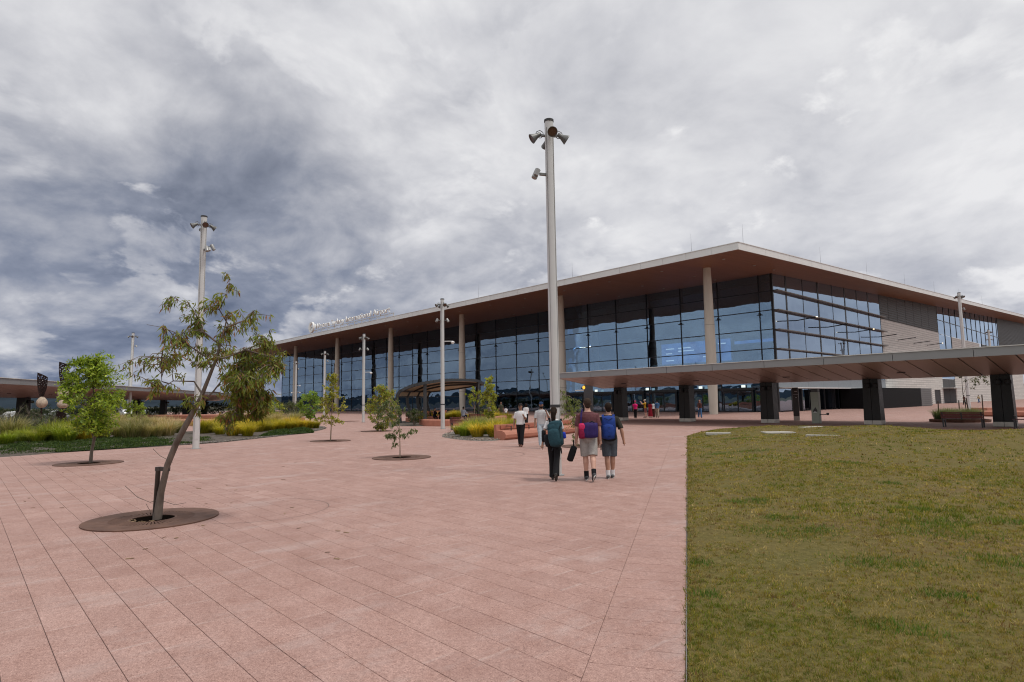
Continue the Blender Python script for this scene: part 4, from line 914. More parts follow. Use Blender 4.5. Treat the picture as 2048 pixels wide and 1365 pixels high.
px_tree('gum_sapling', 'slim staked sapling in the round planter behind the right bench', None, [(1936, 845), (1931, 812), (1926, 790), (1924, 765), (1923, 735)], [[(1926, 790), (1940, 768), (1958, 760)], [(1924, 765), (1950, 752), (1970, 755)]], [(1950, 762, 14, 8, 50), (1966, 765, 12, 10, 50), (1945, 772, 8, 6, 20), (1958, 750, 16, 10, 60), (1926, 758, 8, 8, 20), (1920, 745, 14, 12, 50)], (.10, .16, .28), [(.09, .11, .04), (.07, .09, .03), (.12, .13, .05)], .5, 25, .03, m_bark, None, .2, base=T9b)
# far trees and shrubs, by place
def bush(name, label, base, wid, hgt, n_cl, per, leaf, pal, seed, group=None, droop=0., mat=None, cat='shrub'):
    global rng
    rng = np.random.default_rng(seed); T = thing(name, label, cat, (base[0], base[1], 0), 0, group); cl = []; nodes = []; mb = MB()
    for i in range(5):
        a = 2*PI*i/5; e = (wid*.25*math.cos(a), wid*.25*math.sin(a), hgt*.6); mb.tube([(0, 0, 0), (e[0]*.4, e[1]*.4, hgt*.3), e], [.03, .02, .01], 5); nodes += [(0, 0, .1), (e[0]*.4, e[1]*.4, hgt*.3), e]
    mb.build('stems', m_bark, T)
    for i in range(n_cl):
        v = rng.standard_normal(3); v /= np.linalg.norm(v); v *= rng.random()**.33; r = wid*rng.uniform(.10, .18)
        cl.append((v[0]*wid*.42, v[1]*wid*.42, hgt*.52+v[2]*hgt*.42, r, r, r*.8, int(per*rng.uniform(.6, 1.4))))
    crown('crown', T, cl, nodes, leaf, pal, droop, mat=mat); return T
DK = [(.05, .085, .025), (.07, .11, .03), (.04, .065, .02)]
_b = D(267, 830, 66); bush('round_shrub', 'round bright green shrub under the far left walkway', (_b.x, _b.y), 2.6, 2.7, 40, 26, (.14, .24, .4), GRN, 31, cat='shrub')
_b = D(540, 832, 60); bush('yellow_shrub', 'tall yellow green shrub behind the hanging gum foliage', (_b.x, _b.y), 3.4, 2.9, 45, 26, (.14, .24, .35), YEL+GRN, 33)
_b = G(826, 853); bush('dark_shrub', 'dense dark green rounded shrub at the foot of the curved shelter', (_b.x-.6, _b.y+.5), 1.7, 1.5, 60, 36, (.05, .1, .3), DK, 35)
_b = D(583, 838, 62); bush('dark_shrub', 'low dark green hedge shrub beyond the tip of the left bed', (_b.x, _b.y), 3.2, 1.3, 45, 30, (.08, .14, .3), DK, 36)
_b = D(845, 838, 52); bush('dark_shrub', 'dark green shrub behind the seats at the left shelter ribs', (_b.x, _b.y), 2., 1.3, 40, 30, (.06, .12, .3), DK, 38)
_b = D(965, 838, 54); bush('dark_shrub', 'dark green shrub beside the right shelter post', (_b.x, _b.y), 2.3, 1.6, 40, 30, (.06, .12, .3), DK, 39)
for k, (px, t, wv_, h_, lab) in enumerate(((20, 37, 2.6, 1.75, 'wispy grey green wattle shrub at the far left edge'), (55, 40, 2.4, 2.3, 'wispy dark wattle shrub in front of the shorter sculpture'), (92, 38, 2., 1.5, 'low wispy wattle shrub between the two sculptures'), (-8, 44, 3., 2.2, 'wattle shrub cut by the left edge of the photograph'), (118, 47, 2.4, 1.5, 'wattle shrub behind the taller sculpture'))):
    _b = D(px, 850, t); bush('wattle_shrub', lab, (_b.x, _b.y), wv_, h_, 60, 40, (.06, .12, .14), [(.07, .10, .05), (.09, .12, .06), (.055, .075, .045)], 50+k, 'wattle shrubs in the left bed', .1)
for k, (px, t, wv_, h_) in enumerate(((590, 78, 4, 4.4), (575, 92, 5, 4.0))):
    _b = D(px, 832, t); bush('grey_shrub', ('tall dull green shrub by the terminal glass left of the pale pole', 'grey green shrub farthest left along the terminal front')[k], (_b.x, _b.y), wv_, h_*.6, 40, 26, (.14, .26, .3), [(.07, .09, .04), (.09, .11, .05)], 60+k)

for k, (px, t, wv_, h_) in enumerate(((-15, 92, 6, 2.2), (30, 100, 7, 2.), (75, 96, 6, 1.8), (112, 104, 7, 2.2), (160, 98, 7, 2.2), (205, 106, 7, 2.4), (300, 104, 6, 2.), (345, 112, 7, 2.2), (385, 108, 6, 2.), (430, 118, 8, 2.6), (475, 114, 8, 3.))):
    _b = D(px, 822, t); bush('far_shrub', 'dark shrub in the row beyond the far left walkway', (_b.x, _b.y), wv_, h_, 44, 26, (.2, .4, .35), [(.03, .045, .02), (.04, .06, .028), (.055, .075, .03)], 110+k, 'shrubs beyond the left walkway')
# ---- clumping grasses
m_lom = M_attr('grass clump blade', .6, .3, .25, .15, True)
def clump_mesh(name, n, h, spread, wd, pal, tipc, seed, plume=0):
    r = np.random.default_rng(seed); Vs, Cs = [], []; pal = np.array(pal)
    a = r.uniform(0, 2*PI, n); rad = .26*h*np.sqrt(r.random(n)); L = h*r.uniform(.65, 1.12, n); out = spread*np.sqrt(r.random(n))
    B = np.stack([rad*np.cos(a), rad*np.sin(a), -.02+0*a], 1); da = a+r.normal(0, .4, n); dirh = np.stack([np.cos(da), np.sin(da), 0*a], 1)
    P1 = B+dirh*(out*L*.28)[:, None]+np.array([0, 0, 1])*(L*.55)[:, None]; P2 = B+dirh*(out*L*.80)[:, None]+np.array([0, 0, 1])*(L*(1.-.34*out))[:, None]
    sd = np.stack([-np.sin(da), np.cos(da), 0*a], 1)*(wd*r.uniform(.7, 1.3, n))[:, None]
    V = np.stack([B-sd, B+sd, P1-sd*.8, P1+sd*.8, P2-sd*.12, P2+sd*.12], 1).reshape(-1, 3); o = np.arange(n)[:, None]*6
    Fc = np.concatenate([o+np.array([[0, 1, 3, 2]]), o+np.array([[2, 3, 5, 4]])], 0)
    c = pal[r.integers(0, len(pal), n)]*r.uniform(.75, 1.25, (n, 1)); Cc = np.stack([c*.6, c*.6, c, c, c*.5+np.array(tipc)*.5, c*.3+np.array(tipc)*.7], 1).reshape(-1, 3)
    return np_mesh(name, V, Fc, m_lom, Cc)
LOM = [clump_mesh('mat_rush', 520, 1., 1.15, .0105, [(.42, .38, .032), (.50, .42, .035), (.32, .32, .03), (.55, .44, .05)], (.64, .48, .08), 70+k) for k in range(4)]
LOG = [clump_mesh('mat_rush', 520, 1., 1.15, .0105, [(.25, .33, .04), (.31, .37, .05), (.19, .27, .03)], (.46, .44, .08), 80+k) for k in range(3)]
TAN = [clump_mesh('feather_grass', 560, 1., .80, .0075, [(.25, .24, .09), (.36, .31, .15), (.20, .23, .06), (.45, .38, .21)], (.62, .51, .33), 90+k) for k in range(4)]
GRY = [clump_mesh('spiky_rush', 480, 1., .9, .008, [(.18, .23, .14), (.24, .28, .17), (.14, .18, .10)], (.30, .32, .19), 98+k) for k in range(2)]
def place(kind, pts, label, group, hgt, name):
    for k, (px, py) in enumerate(pts):
        p = G(px, py); s = hgt*random.uniform(.75, 1.3); o = link(name, random.choice(kind), None, (p.x, p.y, .06), random.uniform(0, 6.28)); o.scale = (s*1.05, s*1.05, s); tag(o, label, 'grass', group)
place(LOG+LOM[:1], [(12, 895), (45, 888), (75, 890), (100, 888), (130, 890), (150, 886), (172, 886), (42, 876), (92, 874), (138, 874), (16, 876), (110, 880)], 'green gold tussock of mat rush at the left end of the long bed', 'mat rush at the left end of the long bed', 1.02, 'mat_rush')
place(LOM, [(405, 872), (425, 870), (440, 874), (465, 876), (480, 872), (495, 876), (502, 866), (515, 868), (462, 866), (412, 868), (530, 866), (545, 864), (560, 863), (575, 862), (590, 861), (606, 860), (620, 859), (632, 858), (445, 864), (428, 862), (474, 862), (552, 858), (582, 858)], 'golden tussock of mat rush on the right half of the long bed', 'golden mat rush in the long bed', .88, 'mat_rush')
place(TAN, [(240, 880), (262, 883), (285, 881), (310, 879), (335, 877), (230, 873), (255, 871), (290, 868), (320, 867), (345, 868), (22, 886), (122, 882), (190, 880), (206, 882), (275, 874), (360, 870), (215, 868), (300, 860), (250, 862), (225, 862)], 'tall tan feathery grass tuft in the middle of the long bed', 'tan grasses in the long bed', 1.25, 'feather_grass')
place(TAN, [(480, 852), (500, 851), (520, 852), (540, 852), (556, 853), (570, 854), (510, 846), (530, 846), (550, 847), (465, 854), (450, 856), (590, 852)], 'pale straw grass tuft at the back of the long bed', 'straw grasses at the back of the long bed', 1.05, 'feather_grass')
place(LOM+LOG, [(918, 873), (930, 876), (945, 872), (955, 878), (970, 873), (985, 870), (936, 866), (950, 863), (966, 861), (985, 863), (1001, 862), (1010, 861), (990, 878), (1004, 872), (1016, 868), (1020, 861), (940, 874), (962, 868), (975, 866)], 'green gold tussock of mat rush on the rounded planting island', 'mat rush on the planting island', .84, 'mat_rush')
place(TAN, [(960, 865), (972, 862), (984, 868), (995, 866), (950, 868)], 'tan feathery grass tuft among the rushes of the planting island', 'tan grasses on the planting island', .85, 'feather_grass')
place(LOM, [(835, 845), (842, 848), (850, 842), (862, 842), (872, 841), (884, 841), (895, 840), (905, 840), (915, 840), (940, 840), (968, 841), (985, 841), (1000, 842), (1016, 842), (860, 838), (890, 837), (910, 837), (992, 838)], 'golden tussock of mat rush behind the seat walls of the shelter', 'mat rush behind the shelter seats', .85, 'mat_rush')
# dark green ground cover: mounded mats, one mass each
def mat_cover(name, label, quad, nx_, ny_, nl, seed, pal, zh=.16):
    r = np.random.default_rng(seed); A, B_, C_, D_ = [np.array(G(*q)) for q in quad]; V = []
    def P(u, v): return (A*(1-u)+B_*u)*(1-v)+(D_*(1-u)+C_*u)*v
    def Z(p, u, v): 
        e = min(1, 5*min(u, 1-u, v, 1-v)+.05); return .03+e*(zh*.6+zh*mnoise.noise(Vector((p[0]*1.3, p[1]*1.3, 1.)))+zh*.4*mnoise.noise(Vector((p[0]*3.3, p[1]*3.3, 1.))))
    for i in range(nx_+1):
        for j in range(ny_+1): u, v = i/nx_, j/ny_; p = P(u, v); V.append((p[0], p[1], Z(p, u, v)))
    Fc = [(i*(ny_+1)+j, (i+1)*(ny_+1)+j, (i+1)*(ny_+1)+j+1, i*(ny_+1)+j+1) for i in range(nx_) for j in range(ny_)]
    V = np.array(V); c0 = np.tile(np.array(pal[0])*.7, (len(V), 1))
    B = []; 
    for _ in range(nl): u, v = r.random(), r.random(); p = P(u, v); B.append((p[0], p[1], Z(p, u, v)-.01))
    B = np.array(B); n = nl; dr = unit(r.standard_normal((n, 3))*.7+np.array([0, 0, .8])); L = r.uniform(.05, .13, n)
    LV, LF, LC = leaf_arrays(B, dr, L, L*.3, np.array(pal)[r.integers(0, len(pal), n)]*r.uniform(.7, 1.3, (n, 1)))
    me = np_mesh(name, np.concatenate([V, LV]), np.concatenate([np.array(Fc), LF+len(V)]), m_lom, np.concatenate([c0, LC])); tag(link(name, me), label, 'ground cover', kind='stuff')
GC = [(.045, .080, .020), (.062, .100, .026), (.032, .058, .016), (.09, .13, .035)]
mat_cover('ground_cover', 'dark green mat of ground cover along the front of the long bed', [(-60, 917), (385, 889), (360, 874), (-60, 893)], 60, 14, 42000, 1, GC)
mat_cover('ground_cover', 'dark green mat of ground cover near the tip of the long bed', [(515, 876), (628, 866), (622, 861), (540, 866)], 30, 8, 12000, 2, GC, .22)
mat_cover('ground_cover', 'sparse green ground cover between the mulch and the golden rushes', [(385, 888), (430, 884), (420, 878), (375, 880)], 14, 6, 3000, 3, GC, .10)
# ================================================================== STREET FURNITURE
m_pole = M('pale powder coated pole', (.56, .56, .55), .4, .1, var=.04, scale=1.5)
m_flood = M('grey floodlight housing', (.15, .15, .145), .45, .5, var=.1)
m_lens = M('dark reflector', (.10, .055, .040), .3, .1); m_lamp = M('pale lamp core', (.50, .31, .23), .4)
m_groove = M('grey pole groove', (.27, .27, .27), .6)
m_cap = M('black pole band', (.03, .03, .032), .5)
bell = [(r*.72, z*.72) for r, z in [(.055, 0), (.075, .02), (.085, .14), (.095, .18), (.17, .36), (.178, .37), (.178, .39), (.158, .39), (.10, .24), (.05, .22)]]
bell_me = MB().lathe(bell, 20).mesh('floodlight', m_flood, True)
core_me = MB().lathe([(.106, .263), (.065, .18), (.001, .172)], 16).mesh('reflector', m_lens, True); bulb_me = MB().lathe([(.04, .175), (.052, .215), (.03, .245), (.001, .248)], 12).mesh('lamp', m_lamp, True)
def yoke():
    q = MB(); q.tube([(.07, 0, .10), (.095, 0, .06), (.085, 0, -.03), (.0, 0, -.07)], .010, 6); q.tube([(-.07, 0, .10), (-.095, 0, .06), (-.085, 0, -.03), (.0, 0, -.07)], .010, 6); return q.mesh('yoke', m_flood)
yoke_me = yoke()
spk_me = MB().lathe([(.06, 0), (.072, .02), (.072, .26), (.06, .27)], 14).box((.0, .10, .14), (.10, .08, .16)).mesh('spotlight', M('light grey spotlight', (.30, .30, .295), .45, .3), True)
cam_me = MB().bar((0, 0, .25), (.62, 0, .25), .05).lathe([(.10, .12), (.13, .15), (.13, .20), (.05, .25)], 14, Matrix.Translation((.62, 0, 0))).lathe([(.02, .04), (.085, .07), (.095, .12)], 14, Matrix.Translation((.62, 0, 0))).mesh('dome_camera', M('white camera housing', (.72, .72, .71), .35))
def light_pole(label, base, h, az0=0., r=.118, spots=((-1.45, .2),), cams=(), band=1.62, dist_heads=True):
    P_ = thing('light_pole', label, 'light pole', (base[0], base[1], 0), 0, 'plaza light poles')
    q = MB(); n = 24
    V = []
    for z, s in ((0, 1.06), (.3, 1.04), (h-.02, .95)):
        for k in range(n):
            a = 2*PI*k/n; rr = r*s*(.955 if k % 6 == 0 else 1.); V.append((rr*math.cos(a+az0), rr*math.sin(a+az0), z))
    Fc = [(i*n+k, i*n+(k+1) % n, (i+1)*n+(k+1) % n, (i+1)*n+k) for i in range(2) for k in range(n)]
    q.raw(V, Fc); sh_ = q.build('pole_shaft', m_pole, P_, True)
    for k in range(4):
        a = az0+PI/4+PI/2*k; MB().box((0, 0, (h+.5)/2), (.006, .014, h-.9)).build('groove', m_groove, sh_, loc=(math.cos(a)*r*1.02, math.sin(a)*r*1.02, 0), rz=a)
    MB().box((0, 0, .62), (.012, .13, .42)).build('access_hatch', m_pole, sh_, loc=(math.cos(AT+.5)*r*1.03, math.sin(AT+.5)*r*1.03, 0), rz=AT+.5); MB().lathe([(r*1.6, 0), (r*1.6, .015), (r*1.1, .02)], 20).build('base_plate', m_groove, sh_)
    MB().lathe([(r*1.02, h-.03), (r*1.05, h-.02), (r*1.05, h+.03), (r*.9, h+.04)], 20).build('pole_cap', m_cap, P_)
    MB().lathe([(r*1.07, band), (r*1.07, band+.07)], 20).build('pole_band', m_cap, P_)
    for k in range(4):
        a = az0+PI/2*k
        R = Matrix.Rotation(a, 4, 'Z') @ Matrix.Rotation(math.radians(122), 4, 'Y')
        o = link('floodlight', bell_me, P_); o.matrix_basis = Matrix.Translation((math.cos(a)*(r+.10), math.sin(a)*(r+.10), h-.34)) @ R
        link('reflector', core_me, o); link('lamp', bulb_me, o); link('yoke', yoke_me, o)
        MB().bar((math.cos(a)*r*.6, math.sin(a)*r*.6, h-.40), (math.cos(a)*(r+.12), math.sin(a)*(r+.12), h-.38), .05).build('bracket', m_flood, P_)
    for dz, a in spots:
        o = link('spotlight', spk_me, P_); o.matrix_basis = Matrix.Translation((math.cos(a)*(r+.20), math.sin(a)*(r+.20), h+dz+.12)) @ Matrix.Rotation(a, 4, 'Z') @ Matrix.Rotation(math.radians(155), 4, 'Y')
        MB().bar((math.cos(a)*r*.6, math.sin(a)*r*.6, h+dz), (math.cos(a)*(r+.16), math.sin(a)*(r+.16), h+dz), .06).build('bracket', m_flood, P_)
    for z, a in cams: link('dome_camera', cam_me, P_, (math.cos(a)*r*.7, math.sin(a)*r*.7, z), a)
    return P_
AR = math.atan2(RT[1], RT[0]); AL = AR+PI; AT = math.atan2(-FW[1], -FW[0])      # azimuths: image right, image left, towards camera
main = light_pole('tallest looking pale light pole in the middle, right behind the woman with the backpack', G(1113.5, 951), 8.87, AR+.12, .118, ((-1.42, AL+.3),))
light_pole('pale light pole behind the leaning gum tree on the left', G(391.5, 898), 10.05, AR+.62, .13, ((-1.35, AR+.3), (-1.5, AR-.7)))
light_pole('pale light pole beside the curved shelter with a dome camera on its right', G(885.6, 858), 8.95, AR+.5, .135, ((-1.5, AL+.4), (-1.5, AR-.3)), ((5.75, AR),))
light_pole('pale light pole between the two yellow green trees left of the shelter', G(726.6, 845), 8.6, AR+.55, .135, ((-1.5, AL+.3), (-1.5, AR-.2)), ((4.6, AR),))
p6 = D(648, 832, 84); light_pole('pale light pole behind the open yellow green sapling', (p6.x, p6.y), 9.2, AR+.4, .15, ((-1.4, AR),))
p7 = D(590.5, 832, 108); light_pole('pale light pole farthest left against the terminal glass, with two camera arms', (p7.x, p7.y), 9.6, AR+.4, .17, ((-1.4, AR),), ((5.0, AR), (3.8, AL), (3.8, AR)))
p3 = D(259, 822, 68); light_pole('pale light pole left of the leaning gum above the far walkway', (p3.x, p3.y), 10.2, AR+.45, .15, ((-1.5, AR),))
p3 = D(256, 822, 106); light_pole('more distant pale light pole just behind another left of the gum tree', (p3.x, p3.y), 10.1, AR+.45, .15, ((-1.5, AL),))
light_pole('pale light pole at right rising behind the walkway roof and the sapling', G(1939, 824), 12.4, AR+.4, .15, ((-1.7, AR),))
p9 = D(1991, 812, 103); light_pole('smaller pale light pole at far right behind the walkway roof', (p9.x, p9.y), 12.8, AR+.4, .17, ((-1.7, AR-.3), (-1.7, AL)))

# ---- rust steel tree grates
m_rust = M('weathered rust steel', (.110, .050, .032), .8, .0, var=.25, scale=3.5, bump=.2, bscale=50, col2=(.16, .082, .054))
m_pit = M('pit soil with painted shade', (.007, .005, .004), 1., spec=0)  # near black colour puts the shade of a deep pit into flat soil
def grate_mesh(ro=.955, ri=.315):
    q = MB(); n = 96; zt, zb = .016, .0
    def ann(r0, r1):
        V = []
        for k in range(n): a = 2*PI*k/n; c, s = math.cos(a), math.sin(a); V += [(r0*c, r0*s, zt), (r1*c, r1*s, zt), (r1*c, r1*s, zb), (r0*c, r0*s, zb)]
        Fc = []
        for k in range(n): a, b_ = 4*k, 4*((k+1) % n); Fc += [(a, a+1, b_+1, b_), (a+1, a+2, b_+2, b_+1), (a+3, a, b_, b_+3)]
        q.raw(V, Fc)
    ann(.60, ro); ann(ri, ri+.03)
    nb = 64
    for k in range(nb):
        a = 2*PI*k/nb; h_ = PI/nb*.72; q.raw([(r*math.cos(a+s*h_), r*math.sin(a+s*h_), z) for z in (zb, zt-.002) for r, s in ((ri+.01, -1), (.61, -1), (.61, 1), (ri+.01, 1))], [(4, 5, 6, 7), (0, 1, 5, 4), (2, 3, 7, 6)])
    return q.mesh('tree_grate', m_rust)
grate_me = grate_mesh()
def pit_mesh():
    n = 40; V = [(.62*math.cos(2*PI*k/n), .62*math.sin(2*PI*k/n), .004) for k in range(n)]; return MB().raw(V, [tuple(range(n))]).mesh('shaded_pit_soil', m_pit)
pit_me = pit_mesh()
for c, lab in ((G(305, 1039), 'large rust brown round tree grate around the leaning gum trunk'), (G(178, 927.5), 'rust brown round tree grate under the bushy green tree at far left'), (G(803.5, 915.8), 'rust brown round tree grate around the droopy staked sapling'), (G(661, 882.5), 'rust brown round tree grate under the open yellow green sapling'),
               (G(752, 863), 'rust brown round tree grate behind the droopy sapling'), (G(1168, 893), 'rust brown round tree grate half hidden behind the three walkers'), (G(622, 847), 'rust brown tree grate farthest left with a walker beside it'), (G(700, 843), 'thin rust tree grate by the light pole near the terminal doors')):
    o = link('tree_grate', grate_me, None, (c.x, c.y, .002)); tag(o, lab, 'tree grate', 'rust tree grates'); link('shaded_pit_soil', pit_me, o, (0, 0, .002))
# leaf litter in the nearest pit
cg = G(305, 1039); q = MB()
for k in range(12):
    a = rng.uniform(-2.2, .2); r = .16+.14*math.sqrt(rng.random()); q.box((r*math.cos(a), r*math.sin(a), .012), (.06, .02, .006), rz=rng.uniform(0, 3), rx=rng.uniform(-.5, .5))
tag(q.build('leaf_litter', M('dry fallen leaf', (.23, .15, .085), .8, var=.3, scale=30), loc=(cg.x+.02, cg.y-.02, .005)), 'dry leaves in the pit of the nearest tree grate', 'litter', kind='stuff')

q = MB()
for k in range(34):
    p = G(rng.uniform(40, 700), rng.uniform(905, 1120)) if k < 34 else E0.to_3d()+Vector((ED.x, ED.y, 0))*rng.uniform(0, 22)-Vector((EN.x, EN.y, 0))*rng.uniform(.02, .5)
    q.box((p.x, p.y, .008), (rng.uniform(.05, .10), .018, .004), rz=rng.uniform(0, 3), rx=rng.uniform(-.4, .4), ry=rng.uniform(-.08, .08))
tag(q.build('fallen_leaves', M('dry fallen leaf', (.23, .15, .085), .8)), 'small dry leaves scattered over the pink paving', 'litter', kind='stuff')
# ---- terracotta concrete seats and walls
m_terra = M('terracotta concrete', (.40, .165, .110), .75, var=.10, scale=2., bump=.15, bscale=40)
m_terrab = M('terracotta timber back', (.38, .13, .085), .6, var=.1)
def extrude_path(q, prof, path, closed_ends=True):
    """prof = (across, up) points; path = 2d points"""
    path = [Vector(p) for p in path]; n = len(prof); b0 = len(q.v)
    for i, p in enumerate(path):
        tdir = (path[min(i+1, len(path)-1)]-path[max(i-1, 0)]).normalized(); nn = Vector((tdir.y, -tdir.x))
        q.v += [(p.x+nn.x*a, p.y+nn.y*a, z) for a, z in prof]
    fs = [(b0+i*n+k, b0+i*n+(k+1) % n, b0+(i+1)*n+(k+1) % n, b0+(i+1)*n+k) for i in range(len(path)-1) for k in range(n)]
    fs += [tuple(b0+k for k in reversed(range(n))), tuple(b0+(len(path)-1)*n+k for k in range(n))]
    q.f += fs; q.m += [0]*len(fs)
def arc_pts(pts, n=6):
    out = []; L = len(pts)
    for i in range(L-1):
        p0 = Vector(pts[max(i-1, 0)]); p1 = Vector(pts[i]); p2 = Vector(pts[i+1]); p3 = Vector(pts[min(i+2, L-1)])
        for k in range(n): u = k/n; out.append(.5*((2*p1)+(-p0+p2)*u+(2*p0-5*p1+4*p2-p3)*u*u+(-p0+3*p1-3*p2+p3)*u**3))
    return out+[Vector(pts[-1])]
path = arc_pts([(-21.55, 18.75), (-21.95, 21.2), (-22.5, 23.6), (-23.3, 25.9)])
SB = thing('terracotta_seat', 'long terracotta concrete seat with rounded front on the edge of the planting island', 'seat', (0, 0, 0))
q = MB(); extrude_path(q, [(-.30, 0), (-.30, .70), (-.16, .70), (-.14, .44), (.18, .42), (.34, .36), (.42, .24), (.40, .10), (.30, 0)], path); q.build('seat_body', m_terra, SB)
q = MB(); extrude_path(q, [(-.135, .50), (-.135, .655), (-.095, .655), (-.095, .50)], path[1:]); q.build('backrest_board', m_terrab, SB)
for k in (2, 5): 
    p = path[k]; q = MB(); q.bar((p.x-.1, p.y, .62), (p.x+.28, p.y, .62), .04, .03); q.bar((p.x+.26, p.y, .62), (p.x+.26, p.y, .42), .035); q.build('armrest', m_cap, SB)
q = MB(); extrude_path(q, [(-.32, 0), (-.32, .44), (.22, .44), (.30, .36), (.26, 0)], arc_pts([(-23.4, 26.0), (-24.6, 28.5), (-26.6, 30.6)])); tag(q.build('terracotta_seat', m_terra), 'terracotta concrete seat continuing behind the woman with the backpack', 'seat')
q = MB(); extrude_path(q, [(-.3, 0), (-.3, .50), (.25, .50), (.30, .42), (.28, 0)], arc_pts([(-40.6, 27.3), (-38.6, 27.0), (-37.3, 28.2), (-38.2, 31.5), (-41.5, 36.5), (-46, 41.5)])); tag(q.build('terracotta_seat', m_terra), 'curved terracotta seat wall around the front of the shelter', 'seat')
SW = thing('terracotta_seat', 'far terracotta seat wall with dark slatted back beneath the shelter', 'seat', (0, 0, 0)); path = arc_pts([(-46.5, 29.8), (-48.5, 33.), (-51.5, 37.), (-55, 40.5)])
q = MB(); extrude_path(q, [(-.3, 0), (-.3, .48), (.3, .48), (.3, 0)], path); q.build('seat_body', m_terra, SW); q = MB(); extrude_path(q, [(-.28, .55), (-.28, .95), (-.22, .95), (-.22, .55)], path); q.build('backrest_board', m_terrab, SW)
for k in range(0, len(path), 4): MB().bar((path[k].x, path[k].y, .4), (path[k].x-.15, path[k].y-.1, .95), .05).build('back_post', m_cap, SW)
# terracotta terraces behind the left bed
for k, (a, b_, h_, lab) in enumerate((((120, 853), (425, 852), .52, 'lower terracotta terrace wall behind the tan grasses of the long bed'), ((150, 843), (440, 843), .75, 'upper terracotta terrace wall behind the long bed'), ((560, 846), (598, 846), .5, 'short rounded terracotta seat block at the tip of the long bed'))):
    A, B = G(*a), G(*b_); dv = (B-A).normalized(); q = MB(); w_ = .8 if k == 2 else 3.2
    extrude_path(q, [(-w_, 0), (-w_, h_), (-.06, h_), (0, h_-.06), (0, 0)], [A.xy, (A.xy+B.xy)/2, B.xy]); tag(q.build('terrace_wall', m_terra), lab, 'wall', 'terracotta terraces')

# ---- slatted benches
m_slat = M('dark red timber slat', (.115, .022, .022), .5, var=.15, scale=5, streak=(.3, .3, 3)); m_bleg = M('charcoal cast leg', (.05, .05, .052), .5, .4)
def bench(label, loc, rz, L=1.9, back=True):
    B_ = thing('slatted_bench', label, 'bench', loc, rz, 'red slatted benches')      # local -y = the side the back is on
    for k in range(5): MB().box((0, .02+k*.095, .45), (L, .075, .035)).build('seat_slat', m_slat, B_)
    if back:
        for k in range(4): MB().box((0, -.085-.012*k, .53+k*.085), (L, .03, .065), rx=.12).build('back_slat', m_slat, B_)
    for x in (-L/2+.08, L/2-.08):
        MB().bar((x, -.02, 0), (x, -.05, .45), .06, .08).bar((x, -.05, .45), (x, -.13, .83 if back else .46), .05, .05).build('back_leg', m_bleg, B_)
        MB().bar((x, .45, 0), (x, .42, .45), .06, .08).build('front_leg', m_bleg, B_)
        MB().bar((x, -.06, .42), (x, .45, .42), .05, .05).bar((x, -.1, .64), (x, .42, .64), .045, .03).bar((x, .42, .64), (x, .42, .44), .04, .04).build('arm_rail', m_bleg, B_)
    MB().box((0, -.12, .62), (.06, .03, .38), rx=.12).build('mid_strap', m_bleg, B_)
    return B_
pa, pb = G(1887, 854.5), G(1966, 856); c = (pa+pb)/2; bench('dark red slatted bench seen from behind, beside the rightmost full pillar', (c.x, c.y, 0), 0., (pb-pa).length+.12)
pc = G(2036, 857); bench('dark red slatted bench cut by the right edge of the photograph', (pc.x+.75, pc.y, 0), 0., 1.9, False)
pd_ = G(916, 862); bench('dark red slatted bench beyond the rushes left of the planting island', (pd_.x-.4, pd_.y+.9, 0), .75, 2.0)
pe = G(962, 849); bench('dark red slatted bench half hidden behind the rushes of the planting island', (pe.x, pe.y, 0), .6, 2.0)

# ---- curved steel shelter
m_shel = M('charcoal shelter steel', (.055, .058, .06), .45, .4); m_ply = M('cream plywood lining', (.50, .43, .31), .6, var=.08)
SH = thing('curved_shelter', 'dark curved steel shelter with cream lined vaulted back beside a light pole', 'shelter', (0, 0, 0))
def curve3(keys, n):
    """smooth curve through (px, py, depth) sightings"""
    P3 = [D(*k) for k in keys]; out = []; L = len(P3)-1
    for i in range(n+1):
        u = i/n*L; k = min(L-1, int(u)); f_ = u-k; p0_, p1_, p2_, p3_ = P3[max(k-1, 0)], P3[k], P3[k+1], P3[min(k+2, L)]
        out.append(.5*((2*p1_)+(-p0_+p2_)*f_+(2*p0_-5*p1_+4*p2_-p3_)*f_*f_+(-p0_+3*p1_-3*p2_+p3_)*f_**3))
    return out
RIB = [(803, 782, 52.), (823.5, 781.5, 54.5), (843.5, 781.5, 57.), (863, 783, 59.5)]
NU, NV = 24, 8
FE = curve3([RIB[0], (824, 772.5, 50.5), (850, 766.5, 50.), (884, 761.5, 50.6), (920, 760.5, 52.), (953, 762, 54.), (967, 768, 56.)], NU)
BE = curve3([RIB[3], (880, 781.5, 60.), (905, 778.5, 59.5), (935, 774., 58.3), (967, 768.6, 56.1)], NU)
def roof_pt(i, j): v = j/NV; p = BE[i].lerp(FE[i], v); return p+Vector((0, 0, .16*math.sin(PI*v)*math.sin(PI*min(1, i/NU*1.2))))
V = [tuple(roof_pt(i, j)) for i in range(NU+1) for j in range(NV+1)]; b2 = len(V)
fs = [(i*(NV+1)+j, (i+1)*(NV+1)+j, (i+1)*(NV+1)+j+1, i*(NV+1)+j+1) for i in range(NU) for j in range(NV)]
MB().raw(V, fs).build('ceiling_lining', m_ply, SH, True)
MB().raw([(x, y, z+.03) for x, y, z in V]+[(x, y, z+.10) for x, y, z in V], fs+[tuple(k+b2 for k in f) for f in fs]).build('roof_skin', m_shel, SH, True)
for nm, rr in (('front_beam', FE), ('back_beam', BE), ('rib_beam', [roof_pt(0, j) for j in range(NV+1)])):
    q = MB()
    for a, b_ in zip(rr[:-1], rr[1:]): q.bar(a+Vector((0, 0, .0)), b_+Vector((0, 0, .0)), .16, .24)
    q.build(nm, m_shel, SH)
